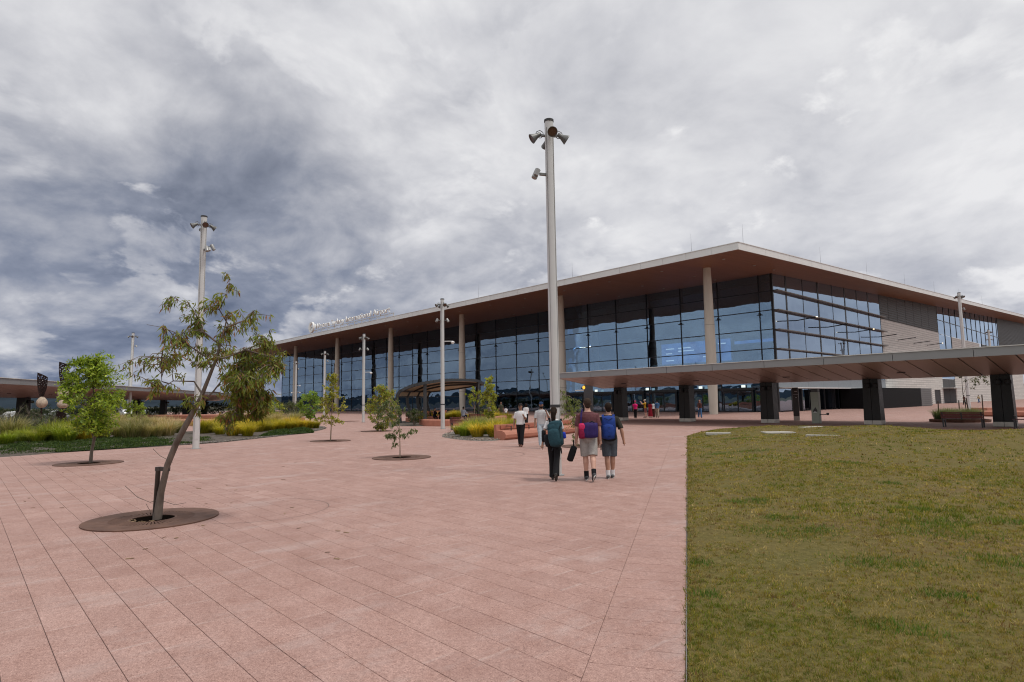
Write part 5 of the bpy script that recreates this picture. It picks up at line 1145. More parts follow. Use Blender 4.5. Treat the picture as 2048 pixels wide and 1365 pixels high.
for j in (3, 5):
    q = MB(); pr = [roof_pt(i, j) for i in range(NU+1)]
    for a, b_ in zip(pr[:-1], pr[1:]): q.bar(a-Vector((0, 0, .07)), b_-Vector((0, 0, .07)), .07, .14)
    q.build('purlin', m_shel, SH)
prevP = None
for k, (x, y, t_) in enumerate(RIB):
    gy = float(682.5); zb = D(x-2, y+46, t_); P5 = curve3([(x+1, y-1, t_), (x-4.5, y+3, t_), (x-8.5, y+12, t_), (x-8.5, y+25, t_), (x-5, y+36, t_)], 16); P5.append(Vector((zb.x, zb.y, 0)))
    q = MB()
    for a, b_ in zip(P5[:-1], P5[1:]): q.bar(a, b_, .16, .26, tuple(RTv))
    q.build('curved_rib', m_shel, SH)
    if prevP:
        n_ = 9; q = MB(); dn_ = Vector((0, 0, .0))-Vector(RTv)*.05
        q.raw([tuple(p) for p in prevP[:n_]]+[tuple(p) for p in P5[:n_]]+[tuple(p+dn_) for p in prevP[:n_]]+[tuple(p+dn_) for p in P5[:n_]], [(i, i+1, n_+i+1, n_+i) for i in range(n_-1)]+[(2*n_+i, 3*n_+i, 3*n_+i+1, 2*n_+i+1) for i in range(n_-1)]); q.build('back_lining', m_ply, SH, True)
        MB().bar(prevP[n_-1], P5[n_-1], .08, .08).build('rail', m_shel, SH)
    prevP = P5
pA = D(850, 806, 50.); pB = D(956.5, 806, 54.3)
for p_, tz in ((pA, FE[8].z), (pB, FE[20].z)): MB().box((p_.x, p_.y, tz/2), (.20, .20, tz)).build('post', m_shel, SH)

# ---- drinking fountain totem, wayfinding posts, entrance sign
m_sage = M('sage grey fountain panel', (.27, .30, .25), .5, var=.05); m_blk = M('black sign face', (.03, .03, .03), .45); m_whi = M('white print', (.7, .7, .68), .5)
fo = G(1634, 848); DF = thing('water_fountain', 'tall sage grey water refill totem with black drop symbol under the walkway', 'fountain', (fo.x, fo.y, 0), .02)
MB().box((0, 0, 1.06), (.50, .34, 2.06), bev=.02).build('fountain_body', m_sage, DF); MB().box((0, 0, 2.2), (.44, .28, .22)).build('fountain_cap', m_blk, DF)
MB().bar((.25, 0, .62), (.70, -.02, .62), .06, .05).lathe([(.06, .58), (.09, .66), (.08, .72)], 12, Matrix.Translation((.72, -.02, 0))).build('drinking_spout', m_blk, DF)
MB().bar((-.25, .05, .95), (-.62, .05, .95), .05, .04).lathe([(.05, .93), (.07, 1.02)], 12, Matrix.Translation((-.63, .05, 0))).build('bubbler', m_blk, DF)
MB().raw([(x, -.176, z) for x, z in ((-.14, .83), (-.12, .78), (.13, .78), (.15, .86), (.06, 1.05), (.03, 1.10), (-.02, 1.02), (-.08, .98))], [tuple(range(8))]).build('drop_symbol', m_blk, DF)
MB().raw([(x, -.178, z) for x, z in ((-.12, .74), (.10, .74), (.06, .80), (-.05, .81))], [(0, 1, 2, 3)]).build('symbol_highlight', m_whi, DF); MB().box((0, -.172, 1.5), (.44, .004, .008)).build('panel_joint', m_blk, DF)
po = G(1594, 841.3); WP = thing('wayfinding_post', 'slim black wayfinding post with pale base left of the refill totem', 'sign', (po.x, po.y, 0), .35)
MB().box((0, 0, 1.42), (.42, .42, 2.2), bev=.02).build('post_shaft', M('dark brown post face', (.055, .045, .042), .4, .3), WP); MB().box((0, 0, .16), (.42, .42, .32)).build('post_base', m_plin, WP)
q = MB()
for z, w_ in ((2.22, .2), (1.98, .34), (1.74, .10)): q.box((.04, -.213, z), (w_, .004, .045 if w_ != .34 else .012))
q.build('sign_text', m_whi, WP)
es = D(1177, 800, 55); EG = thing('wayfinding_sign', 'tall dark information sign with a small glowing orange mark left of the entrance', 'sign', (es.x, es.y, 0), -.05)
MB().box((0, 0, 1.6), (1.0, .22, 3.2), bev=.02).build('sign_panel', M('dark grey sign panel', (.06, .06, .065), .4), EG); MB().lathe([(.001, 0), (.16, .01), (.16, .03)], 16, Matrix.Translation((-.42, -.11, 2.95)) @ Matrix.Rotation(PI/2, 4, 'X')).build('orange_mark', M_emit('orange glow', (1., .45, .05), 1.4), EG)
q = MB(); q.box((-1.1, -.1, 2.72), (.9, .02, .07)); q.bar((-.5, 0, 2.7), (-1.6, 0, 2.7), .05, .1); q.build('sign_text', m_whi, EG)
# ---- round planter behind the bench, with stakes and rushes
PL = thing('round_planter', 'low terracotta ringed planter of grey green rushes behind the right bench', 'planter', (T9b.x, T9b.y, 0))
MB().lathe([(1.65, 0), (1.68, .16), (1.60, .17), (1.58, .1), (.01, .12)], 36).build('planter_ring', m_rust, PL)
for k in range(9):
    a = 2*PI*k/9+.2; r = 1.15 if k % 2 else .7; o = link('spiky_rush', random.choice(GRY), None, (T9b.x+r*math.cos(a), T9b.y+r*math.sin(a), .1), a); o.scale = (.95, .95, .95); tag(o, 'grey green spiky rush tuft in the round planter behind the right bench', 'grass', 'rushes in the round planter')
m_stk = M('weathered timber stake', (.11, .07, .05), .85)
for k, (dx, dy, h_) in enumerate(((-1.35, -.2, 1.25), (-.1, .55, 1.3), (.75, -.2, 1.45), (1.5, .5, 1.65))):
    tag(MB().tube([(0, 0, 0), ((-.1 if k == 2 else .02), 0, h_)], .035, 6).build('tree_stake', m_stk, loc=(T9b.x+dx*.8, T9b.y+dy, .1)), ('leftmost', 'second', 'third, leaning', 'rightmost and tallest')[k]+' timber stake round the sapling in the right planter', 'stake', 'stakes in the round planter')
pb_ = G(2032, 834); q = MB(); extrude_path(q, [(-.4, 0), (-.4, .38), (-.25, .46), (.25, .46), (.4, .36), (.4, .12), (.25, 0)], [(pb_.x-2.6, pb_.y+1.2), (pb_.x, pb_.y), (pb_.x+3, pb_.y-.4), (pb_.x+7, pb_.y+1.)]); tag(q.build('terracotta_seat', m_terra), 'terracotta concrete seat behind the rightmost pillar', 'seat')
hb = [G(1975, 823.5), G(2010, 822.5), G(2070, 822)]; q = MB(); extrude_path(q, [(-2., 0), (-2., .35), (0, .35), (0, 0)], [p.xy for p in hb]); tag(q.build('terracotta_seat', m_terra), 'distant terracotta ledge beyond the rightmost pillar', 'seat')

# ---- sculptures
m_corten = M('perforated dark corten', (.022, .011, .010), .7, .1, var=.2, spec=.2); m_sand = M('carved pale sandstone', (.46, .365, .28), .85, var=.3, scale=7, bump=.8, bscale=9)
def sculpture(label, px, t, ytop, ybl, wpx, stones, low_blade=False, slant=.12):
    base = D(px, 850, t); S_ = thing('sculpture', label, 'sculpture', (base.x, base.y, 0), AR); k = t/F_PX
    zt, zb = D(px, ytop, t).z, D(px, ybl, t).z; w_ = wpx*k/2
    def blade(zt, zb, w_, name, seed):
        """curved sheet pierced with holes: cells left out of a fine grid, two skins thick"""
        r = np.random.default_rng(seed); nu, nv = 27, 60; q = MB(); holes = []
        for _ in range(130):
            h = (r.uniform(.08, .92), r.uniform(.05, .93), r.uniform(.022, .045))
            if all((h[0]-g[0])**2*.30+(h[1]-g[1])**2 > (h[2]+g[2])**2*.55+.0008 for g in holes): holes.append(h)
        def P(u, v, d_):
            x = (u-.5)*2; prof = (.28+.72*math.sin(min(1, (1-v)*1.15+.05)*PI*.5)) if v > .3 else 1.; wv_ = w_*prof; z = zt+(zb-zt)*v-(u*slant*(zt-zb) if v < .5 else u*slant*(zt-zb)*(1-v)*2)
            return (x*wv_, .25*w_*(1-x*x)+d_-.1, z)
        for i in range(nu):
            for j in range(nv):
                u, v = (i+.5)/nu, (j+.5)/nv
                if any(((u-h[0])*w_*2)**2+((v-h[1])*(zt-zb))**2 < (h[2]*1.5*w_)**2*3.2 for h in holes): continue
                c8 = [P(a, b_, d_) for d_ in (0, .03) for a, b_ in ((i/nu, j/nv), ((i+1)/nu, j/nv), ((i+1)/nu, (j+1)/nv), (i/nu, (j+1)/nv))]
                q.raw(c8, [(0, 3, 2, 1), (4, 5, 6, 7), (0, 1, 5, 4), (1, 2, 6, 5), (2, 3, 7, 6), (3, 0, 4, 7)])
        q.build(name, m_corten, S_)
    blade(zt, zb, w_, 'perforated_blade', int(px))
    for (y0, y1, wp) in stones:
        z1, z0_ = D(px, y0, t).z, D(px, y1, t).z; n = 9; rg = []
        for i in range(n+1):
            u = i/n; rr = wp*k/2*math.sin(PI*(.06+.90*u))**.6*(1.08-.25*u); rg.append(((0, 0, z0_+(z1-z0_)*u), rr, rr))
        MB().rings(rg, 18).build('carved_stone', m_sand, S_, True)
    MB().tube([(0, 0, 0), (0, 0, zb+.1)], .06, 8).build('support_pole', m_corten, S_)
    if low_blade: blade(D(px, 822, t).z, .1, 10*k, 'perforated_base', 5)
    return S_
sculpture('shorter sculpture with a pierced dark blade on one carved stone at far left', 81, 42, 745, 794, 21, [(794, 816, 20)], False, .2)
sculpture('taller sculpture with a pierced dark blade on two carved stones left of the bushy tree', 123.5, 42, 723, 774, 21, [(776, 797, 21), (799, 817, 21)], True, .15)

# ---- parked cars far left
def car(label, loc, rz, colr, k):
    C_ = thing('parked_car', label, 'car', (loc[0], loc[1], 0), rz, 'cars parked beyond the left walkway'); mat = M('car paint %d' % k, colr, .25, .2, var=.02)
    prof = [(-2.15, .35), (-2.2, .75), (-2.05, .95), (-1.2, 1.02), (-.55, 1.45), (.75, 1.48), (1.45, 1.05), (2.1, .92), (2.2, .6), (2.12, .35)]
    q = MB(); n = len(prof); V = [(x, y*(1. if z < 1.1 else .78), z) for y in (-.9, .9) for x, z in prof]; q.raw(V, [tuple(range(n)), tuple(reversed(range(n, 2*n)))]+[(i, n+i, n+(i+1) % n, (i+1) % n) for i in range(n)]); q.build('body', mat, C_)
    for s in (-1, 1): MB().raw([(x, s*y, z) for x, y, z in ((-1.05, .905, 1.04), (-.5, .72, 1.40), (.68, .72, 1.43), (1.25, .905, 1.08))], [(0, 1, 2, 3)]).build('side_window', m_blk, C_)
    MB().raw([(1.36, -.70, 1.09), (1.36, .70, 1.09), (.80, .64, 1.46), (.80, -.64, 1.46)], [(0, 1, 2, 3)]).build('windscreen', m_blk, C_)
    for x in (-1.35, 1.35):
        for s in (-1, 1): o = MB().lathe([(.33, -.1), (.33, .1)], 16, Matrix.Translation((x, s*.82, .33)) @ Matrix.Rotation(PI/2, 4, 'X')).build('wheel', m_blk, C_); MB().lathe([(.2, -.11), (.2, .11)], 12, Matrix.Translation((x, s*.82, .33)) @ Matrix.Rotation(PI/2, 4, 'X')).build('rim', m_plin, o)
    for s in (-1, 1): MB().box((2.16, s*.62, .72), (.06, .3, .14)).build('headlight', m_whi, C_)
for k, (px, t, cl_, lab) in enumerate(((28, 84, (.7, .7, .7), 'white car half hidden by wattle shrubs at the far left'), (10, 104, (.5, .52, .54), 'silver car at the far left edge under the distant walkway'), (100, 106, (.65, .66, .67), 'pale car behind the sculptures'), (118, 112, (.08, .09, .10), 'dark car behind the taller sculpture'), (140, 118, (.7, .7, .69), 'white car beyond the bushy tree'), (62, 110, (.30, .31, .33), 'grey car between the far walkway pillars at left'), (252, 110, (.72, .72, .72), 'white car behind the light pole left of the gum'), (285, 118, (.4, .42, .45), 'silver car behind the round green shrub'))):
    p = D(px, 840, t); car(lab, (p.x, p.y), 2.6+.1*k, cl_, k)
# ================================================================== PEOPLE
def fuse(mb, name, mat, parent, voxel, it=4, fac=.5):
    me = mb.mesh(name+'_src', mat); o = bpy.data.objects.new(name, me); COL.objects.link(o)
    r = o.modifiers.new('r', 'REMESH'); r.mode = 'VOXEL'; r.voxel_size = voxel; r.use_smooth_shade = True
    s = o.modifiers.new('s', 'SMOOTH'); s.factor = fac; s.iterations = it
    bpy.context.view_layer.update(); m2 = bpy.data.meshes.new_from_object(o.evaluated_get(bpy.context.evaluated_depsgraph_get())); m2.name = name
    bpy.data.objects.remove(o); bpy.data.meshes.remove(me)
    if not m2.materials: m2.materials.append(mat)
    m2.polygons.foreach_set('use_smooth', [True]*len(m2.polygons)); return link(name, m2, parent)
def soft_box(q, c, size, k=.45, R=None, sub=3):
    bm = bmesh.new(); bmesh.ops.create_cube(bm, size=2.); bmesh.ops.subdivide_edges(bm, edges=bm.edges[:], cuts=sub, use_grid_fill=True); bm.verts.index_update()
    V = []
    for v in bm.verts:
        p = v.co.copy(); s = p.normalized()*1.22; p = p*(1-k)+s*k; p = Vector((p.x*size[0]/2, p.y*size[1]/2, p.z*size[2]/2))
        V.append((R@p if R else p)+Vector(c))
    q.raw(V, [[v.index for v in f.verts] for f in bm.faces]); bm.free()
def cloth(name, col, rough=.85, var=.16): return M(name, col, rough, var=var, scale=14, bump=1., bscale=16, spec=.15)
SKIN = {'fair': M('fair skin', (.56, .33, .25), .55, var=.06, scale=20), 'tan': M('tanned skin', (.40, .215, .145), .55, var=.06, scale=20), 'brown': M('brown skin', (.26, .135, .085), .55, var=.06, scale=20)}
HAIR = {'dark': M('dark brown hair', (.022, .014, .010), .8, var=.3, scale=60, spec=.1), 'brown': M('short brown hair', (.045, .030, .022), .8, var=.3, scale=60, spec=.1), 'black': M('black hair', (.012, .011, .011), .8, var=.3, scale=60, spec=.1)}
def vdir(p, ab=0., sx=1): return Vector((sx*math.sin(ab), math.cos(ab)*math.sin(p), -math.cos(ab)*math.cos(p)))
def human(label, loc, face, H=1.75, pose=None, skin='fair', hair='dark', top=None, bot=None, kind='shorts', shoe=(.03, .03, .03), sock=None, sleeve=.62, hat=None, pony=False, near=True, build=1., seat=None, skirt=None, female=False, beard=False, eyes=False):
    pose = pose or {}; s = H/1.75; vx = .0075 if near else .022
    P_ = thing('person', label, 'person', (loc[0], loc[1], 0), math.atan2(face[1], face[0])-PI/2)
    sk = SKIN[skin]; bw = build*(.93 if female else 1.); sh = .185*(.88 if female else 1.)*(.55+.45*build)
    hipL, kneeL = pose.get('legL', (.35, .15)); hipR, kneeR = pose.get('legR', (-.28, .25)); lean = pose.get('lean', .03)
    LT, LS = .435, .41
    def leg(side, hp, kn):
        h0 = Vector((side*.092, 0, .93)); k_ = h0+vdir(hp, -.055 if seat is None else .06, side)*LT; a_ = k_+vdir(hp-kn, -.03, side)*LS; return h0, k_, a_, hp-kn
    legs = [leg(-1, hipL, kneeL), leg(1, hipR, kneeR)]
    foot_p = [pose.get('footL', 0.), pose.get('footR', .0)]
    def toe(a_, fp): return a_+Vector((0, .20*math.cos(fp), .20*math.sin(fp)))
    low = min(min(l[2].z-.085, toe(l[2], fp).z-.075) for l, fp in zip(legs, foot_p)); dz = -low if seat is None else seat+.07-.93
    def T(p): return Vector((p[0], p[1]+(p[2]-.93)*lean if p[2] > .93 else p[1], p[2]+dz))*s
    def TT(p): return Vector((p[0], p[1], p[2]+dz))*s
    tor = [(.84, .125, .10, 0), (.93, .165, .118, -.005), (1.02, .150, .108, 0), (1.12, .145, .102, .005), (1.25, .163, .112, .005), (1.35, .170, .112, 0), (1.405, .146, .097, -.005), (1.445, .095, .075, -.008), (1.485, .058, .060, -.005), (1.56, .054, .057, .005)]
    q = MB()
    q.rings([(T((0, y, z)), rx*s*bw, ry*s*bw) for z, rx, ry, y in tor], 20)
    hy = pose.get('nod', 0.)
    head = [(1.508, .030, .035, .03), (1.53, .046, .060, .025), (1.565, .060, .076, .018), (1.605, .069, .088, .012), (1.65, .074, .094, .008), (1.69, .072, .090, .004), (1.72, .058, .072, .0), (1.742, .034, .042, -.002), (1.75, .012, .014, -.002)]
    q.rings([(T((0, y+hy*(z-1.5), z)), rx*s, ry*s) for z, rx, ry, y in head], 18)
    for sx in (-1, 1): q.box(T((sx*.075, -.004, 1.628)), (.018*s, .034*s, .055*s))
    q.tube([T((0, .09, 1.66)), T((0, .108, 1.625)), T((0, .095, 1.612))], [.008*s, .014*s, .011*s], 6)
    arms = []
    for sx, key in ((-1, 'armL'), (1, 'armR')):
        p, ab, el = pose.get(key, (.1, .12, .25))[:3]; inw = pose.get(key, (0, 0, 0, 0))[3] if len(pose.get(key, (0, 0, 0))) > 3 else 0.
        a0 = Vector((sx*sh, 0, 1.372)); a1 = a0+vdir(p, ab, sx)*.285; fd = vdir(p+el, ab*.5-inw, sx); a2 = a1+fd*.245; arms.append((a0, a1, a2, fd, sx))
        q.tube([T((sx*.11, 0, 1.392)), T(a0), T(a0.lerp(a1, .5)), T(a1), T(a1.lerp(a2, .3)), T(a2)], [.05*s*bw, .054*s*bw, .046*s*bw, .039*s*bw, .040*s*bw, .027*s*bw], 12)
        # hand: flattened palm and five bent fingers
        side = fd.cross(Vector((sx, 0, 0))); side = side.normalized() if side.length > .2 else Vector((0, 1, 0)); across = side; nrm = fd.cross(across).normalized()
        pal = a2+fd*.085; q.tube([T(a2-fd*.01), T(a2+fd*.03), T(pal)], [(.024*s, .026*s), (.020*s, .036*s), (.017*s, .042*s)], 10)
        curl = Vector((-sx*.55, .15, 0))
        if near:
            for j in range(4):
                b_ = pal+across*(-.030+.020*j)-fd*.012; L_ = (.060, .072, .068, .052)[j]; m1 = b_+fd*L_*.5+curl*.006; e_ = m1+(fd*.75+curl*.6).normalized()*L_*.55
                q.tube([T(b_), T(m1), T(e_)], [.0098*s, .0092*s, .0075*s], 6)
            tb = a2+fd*.03+across*.034; q.tube([T(tb), T(tb+fd*.03+across*.018+curl*.01), T(tb+fd*.062+across*.02+curl*.03)], [.012*s, .0105*s, .008*s], 6)
        else: q.tube([T(pal), T(pal+fd*.07+curl*.02)], [(.016*s, .038*s), (.010*s, .028*s)], 8)
    for (h0, k_, a_, sp_), fp in zip(legs, foot_p):
        q.tube([TT(h0+Vector((0, 0, .02))), TT(h0.lerp(k_, .35)), TT(k_), TT(k_.lerp(a_, .30)+Vector((0, -.012, 0))), TT(k_.lerp(a_, .7)), TT(a_)], [.088*s*bw, .080*s*bw, .056*s*bw, .058*s*bw, .043*s*bw, .036*s*bw], 12)
        q.tube([TT(a_+Vector((0, -.04, -.03))), TT(a_+Vector((0, .05, -.04))), TT(toe(a_, fp)+Vector((0, -.02, -.045)))], [(.032*s, .03*s), (.038*s, .03*s), (.034*s, .02*s)], 8)
    fuse(q, 'body', sk, P_, vx, 3)
    # shirt
    if top is not None:
        q = MB(); ez = pose.get('hem', .90)
        rr = [(z, rx, ry, y) for z, rx, ry, y in tor if ez < z < 1.45]; rr = [(ez, rr[0][1]*1.02, rr[0][2]*1.05, rr[0][3])]+rr+[(1.462, .095, .078, -.008)]
        q.rings([(T((0, y, z)), (rx*bw+.020)*s, (ry*bw+.024)*s) for z, rx, ry, y in rr], 20)
        for a0, a1, a2, fd, sx in arms:
            e_ = a0.lerp(a1, min(1, sleeve/.75)) if sleeve <= .75 else a1
            pts = [T((sx*.085, 0, 1.392)), T(a0+Vector((0, 0, .004))), T(a0.lerp(e_, .6)), T(e_)]; rd = [.054, .062, .064, .066]
            if sleeve > 1: pts += [T(a1.lerp(a2, .5)), T(a1.lerp(a2, .92))]; rd = [.058, .068, .060, .055, .050, .042]
            q.tube(pts, [r*s*bw for r in rd], 12)
        fuse(q, 'shirt', top, P_, .010 if near else .022, 4)
    if bot is not None:
        q = MB(); q.rings([(TT((0, y, z)), (rx*bw+.014)*s, (ry*bw+.018)*s) for z, rx, ry, y in ((.80, .12, .10, 0), (.86, .150, .118, -.005), (.93, .168, .122, -.005), (1.0, .155, .112, 0))], 20)
        for (h0, k_, a_, sp_) in legs:
            if kind == 'shorts': q.tube([TT(h0+Vector((0, 0, -.02))), TT(h0.lerp(k_, .5)), TT(h0.lerp(k_, .97))], [.098*s*bw, .100*s*bw, .100*s*bw], 14)
            elif kind == 'flare': q.tube([TT(h0), TT(h0.lerp(k_, .5)), TT(k_), TT(k_.lerp(a_, .5)), TT(a_+Vector((0, 0, -.035)))], [.100*s*bw, .096*s*bw, .082*s*bw, .084*s*bw, .094*s*bw], 14)
            else: q.tube([TT(h0), TT(h0.lerp(k_, .5)), TT(k_), TT(k_.lerp(a_, .5)), TT(a_+Vector((0, 0, -.02)))], [.100*s*bw, .096*s*bw, .082*s*bw, .078*s*bw, .070*s*bw], 14)
        fuse(q, 'shorts' if kind == 'shorts' else 'trousers', bot, P_, .010 if near else .022, 4)
    if skirt is not None:
        q = MB(); q.rings([(TT((0, 0, z)), rx*s, ry*s) for z, rx, ry in ((.14, .25, .24), (.5, .22, .19), (.85, .18, .14), (1.02, .155, .12))], 20); q.build('skirt', skirt, P_, True)
    if sock is not None:
        q = MB()
        for (h0, k_, a_, sp_) in legs: q.tube([TT(k_.lerp(a_, .74)), TT(a_+Vector((0, 0, -.03)))], [.054*s, .052*s], 10)
        q.build('socks', sock, P_, True)
    ms = M('shoe %s' % (shoe,), shoe, .6, var=.2, scale=30)
    for (h0, k_, a_, sp_), fp in zip(legs, foot_p):
        q = MB(); t_ = toe(a_, fp); u = (t_-a_).normalized(); dn = Vector((0, u.z, -u.y)) if u.y > 0 else Vector((0, 0, -1))
        q.tube([TT(a_-u*.075+dn*.045), TT(a_-u*.05+dn*.035), TT(a_+u*.03+dn*.035), TT(a_+u*.12+dn*.052), TT(t_+u*.0+dn*.058)], [(.028*s, .030*s), (.043*s, .042*s), (.046*s, .048*s), (.046*s, .032*s), (.030*s, .022*s)], 10)
        o = fuse(q, 'shoe', ms, P_, .011 if near else .022, 2)
        if near: MB().tube([TT(a_-u*.078+dn*.078), TT(a_+u*.05+dn*.080), TT(t_+u*.01+dn*.074)], [(.040*s, .010*s), (.046*s, .010*s), (.034*s, .008*s)], 8).build('sole', M('pale shoe sole', (.45, .45, .44), .7) if shoe[0] > .2 or sock is not None else ms, o)
    if hat is None or hair:
        q = MB(); o_ = .012
        q.rings([(T((0, y-.014+hy*(z-1.5), z)), (rx+o_)*s, (ry+o_*.7)*s) for z, rx, ry, y in ((1.62, .066, .074, -.012), (1.65, .071, .085, -.006), (1.69, .072, .090, .003), (1.72, .060, .076, .003), (1.745, .038, .048, 0), (1.758, .012, .016, 0))], 18)
        q.rings([(T((0, -.040+hy*(z-1.5), z)), rx*s, ry*s) for z, rx, ry in ((1.535, .035, .03), (1.56, .058, .050), (1.60, .070, .060), (1.65, .074, .07))], 16)
        if pony == 'long': q.tube([T((0, -.09, 1.69)), T((0, -.125, 1.62)), T((.0, -.12, 1.50)), T((0, -.10, 1.36)), T((0, -.09, 1.26))], [.045*s, .062*s, .060*s, .045*s, .018*s], 10)
        if pony == 'loose':
            for sx in (-1, 0, 1): q.tube([T((sx*.05, -.05, 1.66)), T((sx*.075, -.06, 1.55)), T((sx*.07, -.065, 1.42))], [.05*s, .05*s, .03*s], 8)
        fuse(q, 'hair', HAIR[hair], P_, .009 if near else .02, 2)
    if hat is not None:
        q = MB(); q.rings([(T((0, y+hy*(z-1.5), z)), rx*s, ry*s) for z, rx, ry, y in ((1.675, .086, .108, .0), (1.71, .084, .102, -.002), (1.75, .065, .08, -.004), (1.772, .03, .035, -.004))], 18)
        q.tube([T((0, .07, 1.682)), T((0, .13, 1.68)), T((0, .175, 1.668))], [(.012*s, .078*s), (.010*s, .075*s), (.006*s, .045*s)], 12); q.build('cap', hat, P_, True)
    if beard:
        q = MB(); q.rings([(T((0, y, z)), rx*s, ry*s) for z, rx, ry, y in ((1.50, .03, .035, .035), (1.53, .05, .062, .034), (1.565, .064, .078, .028), (1.585, .068, .078, .020))], 16); q.build('beard', HAIR['black'], P_, True)
    if eyes:
        for sx in (-1, 1): MB().lathe([(.001, -.010), (.011, -.004), (.011, .004), (.001, .010)], 8, Matrix.Translation(T((sx*.030, .098, 1.637))) @ Matrix.Rotation(PI/2, 4, 'X')).build('eye', M('dark eye', (.02, .015, .012), .2), P_)
        MB().tube([T((-.024, .094, 1.568)), T((0, .098, 1.566)), T((.024, .094, 1.568))], .0055*s, 6).build('mouth', M('lip', (.30, .11, .09), .5), P_)
    def world(p): return P_.matrix_basis @ T(p)
    info = dict(P=P_, T=T, TT=TT, arms=arms, s=s, rz=P_.rotation_euler.z)
    return info
def at(inf, p):        # person-local point -> place
    v = inf['T'](p); return Matrix.Translation(inf['P'].location) @ Matrix.Rotation(inf['rz'], 4, 'Z') @ v
def worn(inf, name, label, cat, p, group=None):
    v = at(inf, p); return thing(name, label, cat, v, inf['rz'], group)
def strap_tube(q, pts, w_=.05): 
    for a, b_ in zip(pts[:-1], pts[1:]): q.bar(a, b_, w_, .012, (0, 1, .3))
AWAY = (FW[0], FW[1]); TOWARD = (-FW[0], -FW[1])
m_blackc = cloth('black cloth', (.014, .014, .016)); m_whitec = cloth('white cotton', (.66, .66, .67), var=.04)

# ---- woman with teal backpack
gl = G(1110, 960)
inf = human('woman in white top and black trousers walking away with a teal backpack', (gl.x, gl.y), (AWAY[0]+.15*RT[0], AWAY[1]+.15*RT[1]), 1.63, {'legL': (.06, .02), 'legR': (-.34, .22), 'footR': -.55, 'footL': 0., 'armL': (-.25, .30, .20), 'armR': (.3, .2, 1.0), 'lean': .05, 'nod': .1}, 'tan', 'dark', m_whitec, m_blackc, 'flare', (.02, .018, .016), None, .45, None, 'long', True, .95, None, None, True)
m_teal = cloth('teal pack cloth', (.022, .060, .078), .8); m_tealk = cloth('dark pack trim', (.012, .014, .018), .7); m_blu = cloth('blue bottle sleeve', (.02, .05, .42), .5)
B_ = worn(inf, 'backpack', 'large teal backpack hanging low on the back of the woman in white', 'backpack', (.06, -.27, 1.10))
R_ = Matrix.Rotation(-.16, 3, 'Y')
q = MB(); soft_box(q, (0, -.02, 0), (.31, .24, .52), .5, R_); q.build('pack_body', m_teal, B_, 'all')
q = MB(); soft_box(q, (-.02, -.14, -.06), (.25, .12, .36), .5, R_); q.build('front_pocket', m_teal, B_, 'all')
q = MB(); soft_box(q, (0, 0, .22), (.28, .24, .16), .55, R_); q.build('top_lid', m_teal, B_, 'all')
q = MB(); soft_box(q, (-.19, .02, -.14), (.12, .18, .26), .6, R_); q.build('side_pocket', m_tealk, B_, 'all'); q = MB(); soft_box(q, (.19, 0, -.02), (.08, .10, .14), .4, R_); q.build('bottle', m_blu, B_, 'all')
q = MB(); strap_tube(q, [(.10, .12, .24), (.11, .20, .34), (.11, .30, .30)]); strap_tube(q, [(-.12, .12, .22), (-.16, .18, .36), (-.15, .28, .32)]); q.bar((.12, -.05, -.30), (.13, -.05, -.42), .025, .01); q.bar((-.05, -.13, -.28), (-.08, -.15, -.36), .03, .01); q.build('straps', m_tealk, B_)
q = MB(); q.bar((-.02, -.155, .10), (.05, -.155, .11), .006, .012); q.build('logo_patch', m_whi, B_)
q = MB()
for pts in ([(-.13, -.10, .22), (-.16, -.13, .0), (-.14, -.12, -.2)], [(.10, -.13, .2), (.12, -.17, 0), (.10, -.16, -.2)]): q.tube(pts, .006, 5)
q.build('zips', m_tealk, B_)
HB = worn(inf, 'handbag', 'small black handbag under the left arm of the woman in white', 'handbag', (-.25, -.03, 1.05)); q = MB(); soft_box(q, (0, 0, 0), (.09, .20, .26), .4); q.build('bag_body', m_blackc, HB, 'all'); q = MB(); strap_tube(q, [(.02, .02, .12), (.04, .04, .30), (.09, .02, .36)], .02); q.build('strap', m_blackc, HB)

# ---- tall man in maroon
gm = G(1179, 961)
m_mar = cloth('maroon marl tee', (.135, .055, .062)); m_grs = cloth('grey shorts cloth', (.33, .315, .30))
inf = human('tall man in maroon t-shirt and grey shorts walking away with an indigo bag', (gm.x, gm.y), AWAY, 1.82, {'legL': (.05, .02), 'legR': (-.30, .25), 'footR': -.5, 'armL': (.02, .16, .15), 'armR': (-.06, .17, .14), 'lean': .02}, 'fair', 'brown', m_mar, m_grs, 'shorts', (.05, .05, .055), m_blackc, .60, None, False, True, 1.06)
m_pur = cloth('indigo bag cloth', (.034, .022, .11), .7); m_pnk = cloth('hot pink bag cloth', (.55, .03, .12), .6); m_crm = cloth('crimson bag cloth', (.22, .012, .05), .7)
B_ = worn(inf, 'sling_bag', 'indigo and pink sling bag across the lower back of the man in maroon', 'bag', (-.02, -.17, 1.08))
q = MB(); soft_box(q, (.05, -.03, -.01), (.32, .17, .33), .28); q.build('bag_body', m_pur, B_, 'all'); q = MB(); soft_box(q, (-.14, -.02, -.08), (.15, .18, .22), .35); q.build('bag_end', m_crm, B_, 'all'); q = MB(); soft_box(q, (-.14, -.04, .07), (.14, .15, .14), .45); q.build('bag_pouch', m_pnk, B_, 'all')
q = MB(); q.tube([(.02, -.06, .155), (.08, -.07, .185), (.14, -.06, .155)], .012, 6); q.build('handle', m_tealk, B_)
q = MB(); strap_tube(q, [(-.16, .02, .12), (-.145, .015, .28), (-.13, .05, .40), (-.10, .14, .45)], .04); q.build('strap', m_pur, B_)
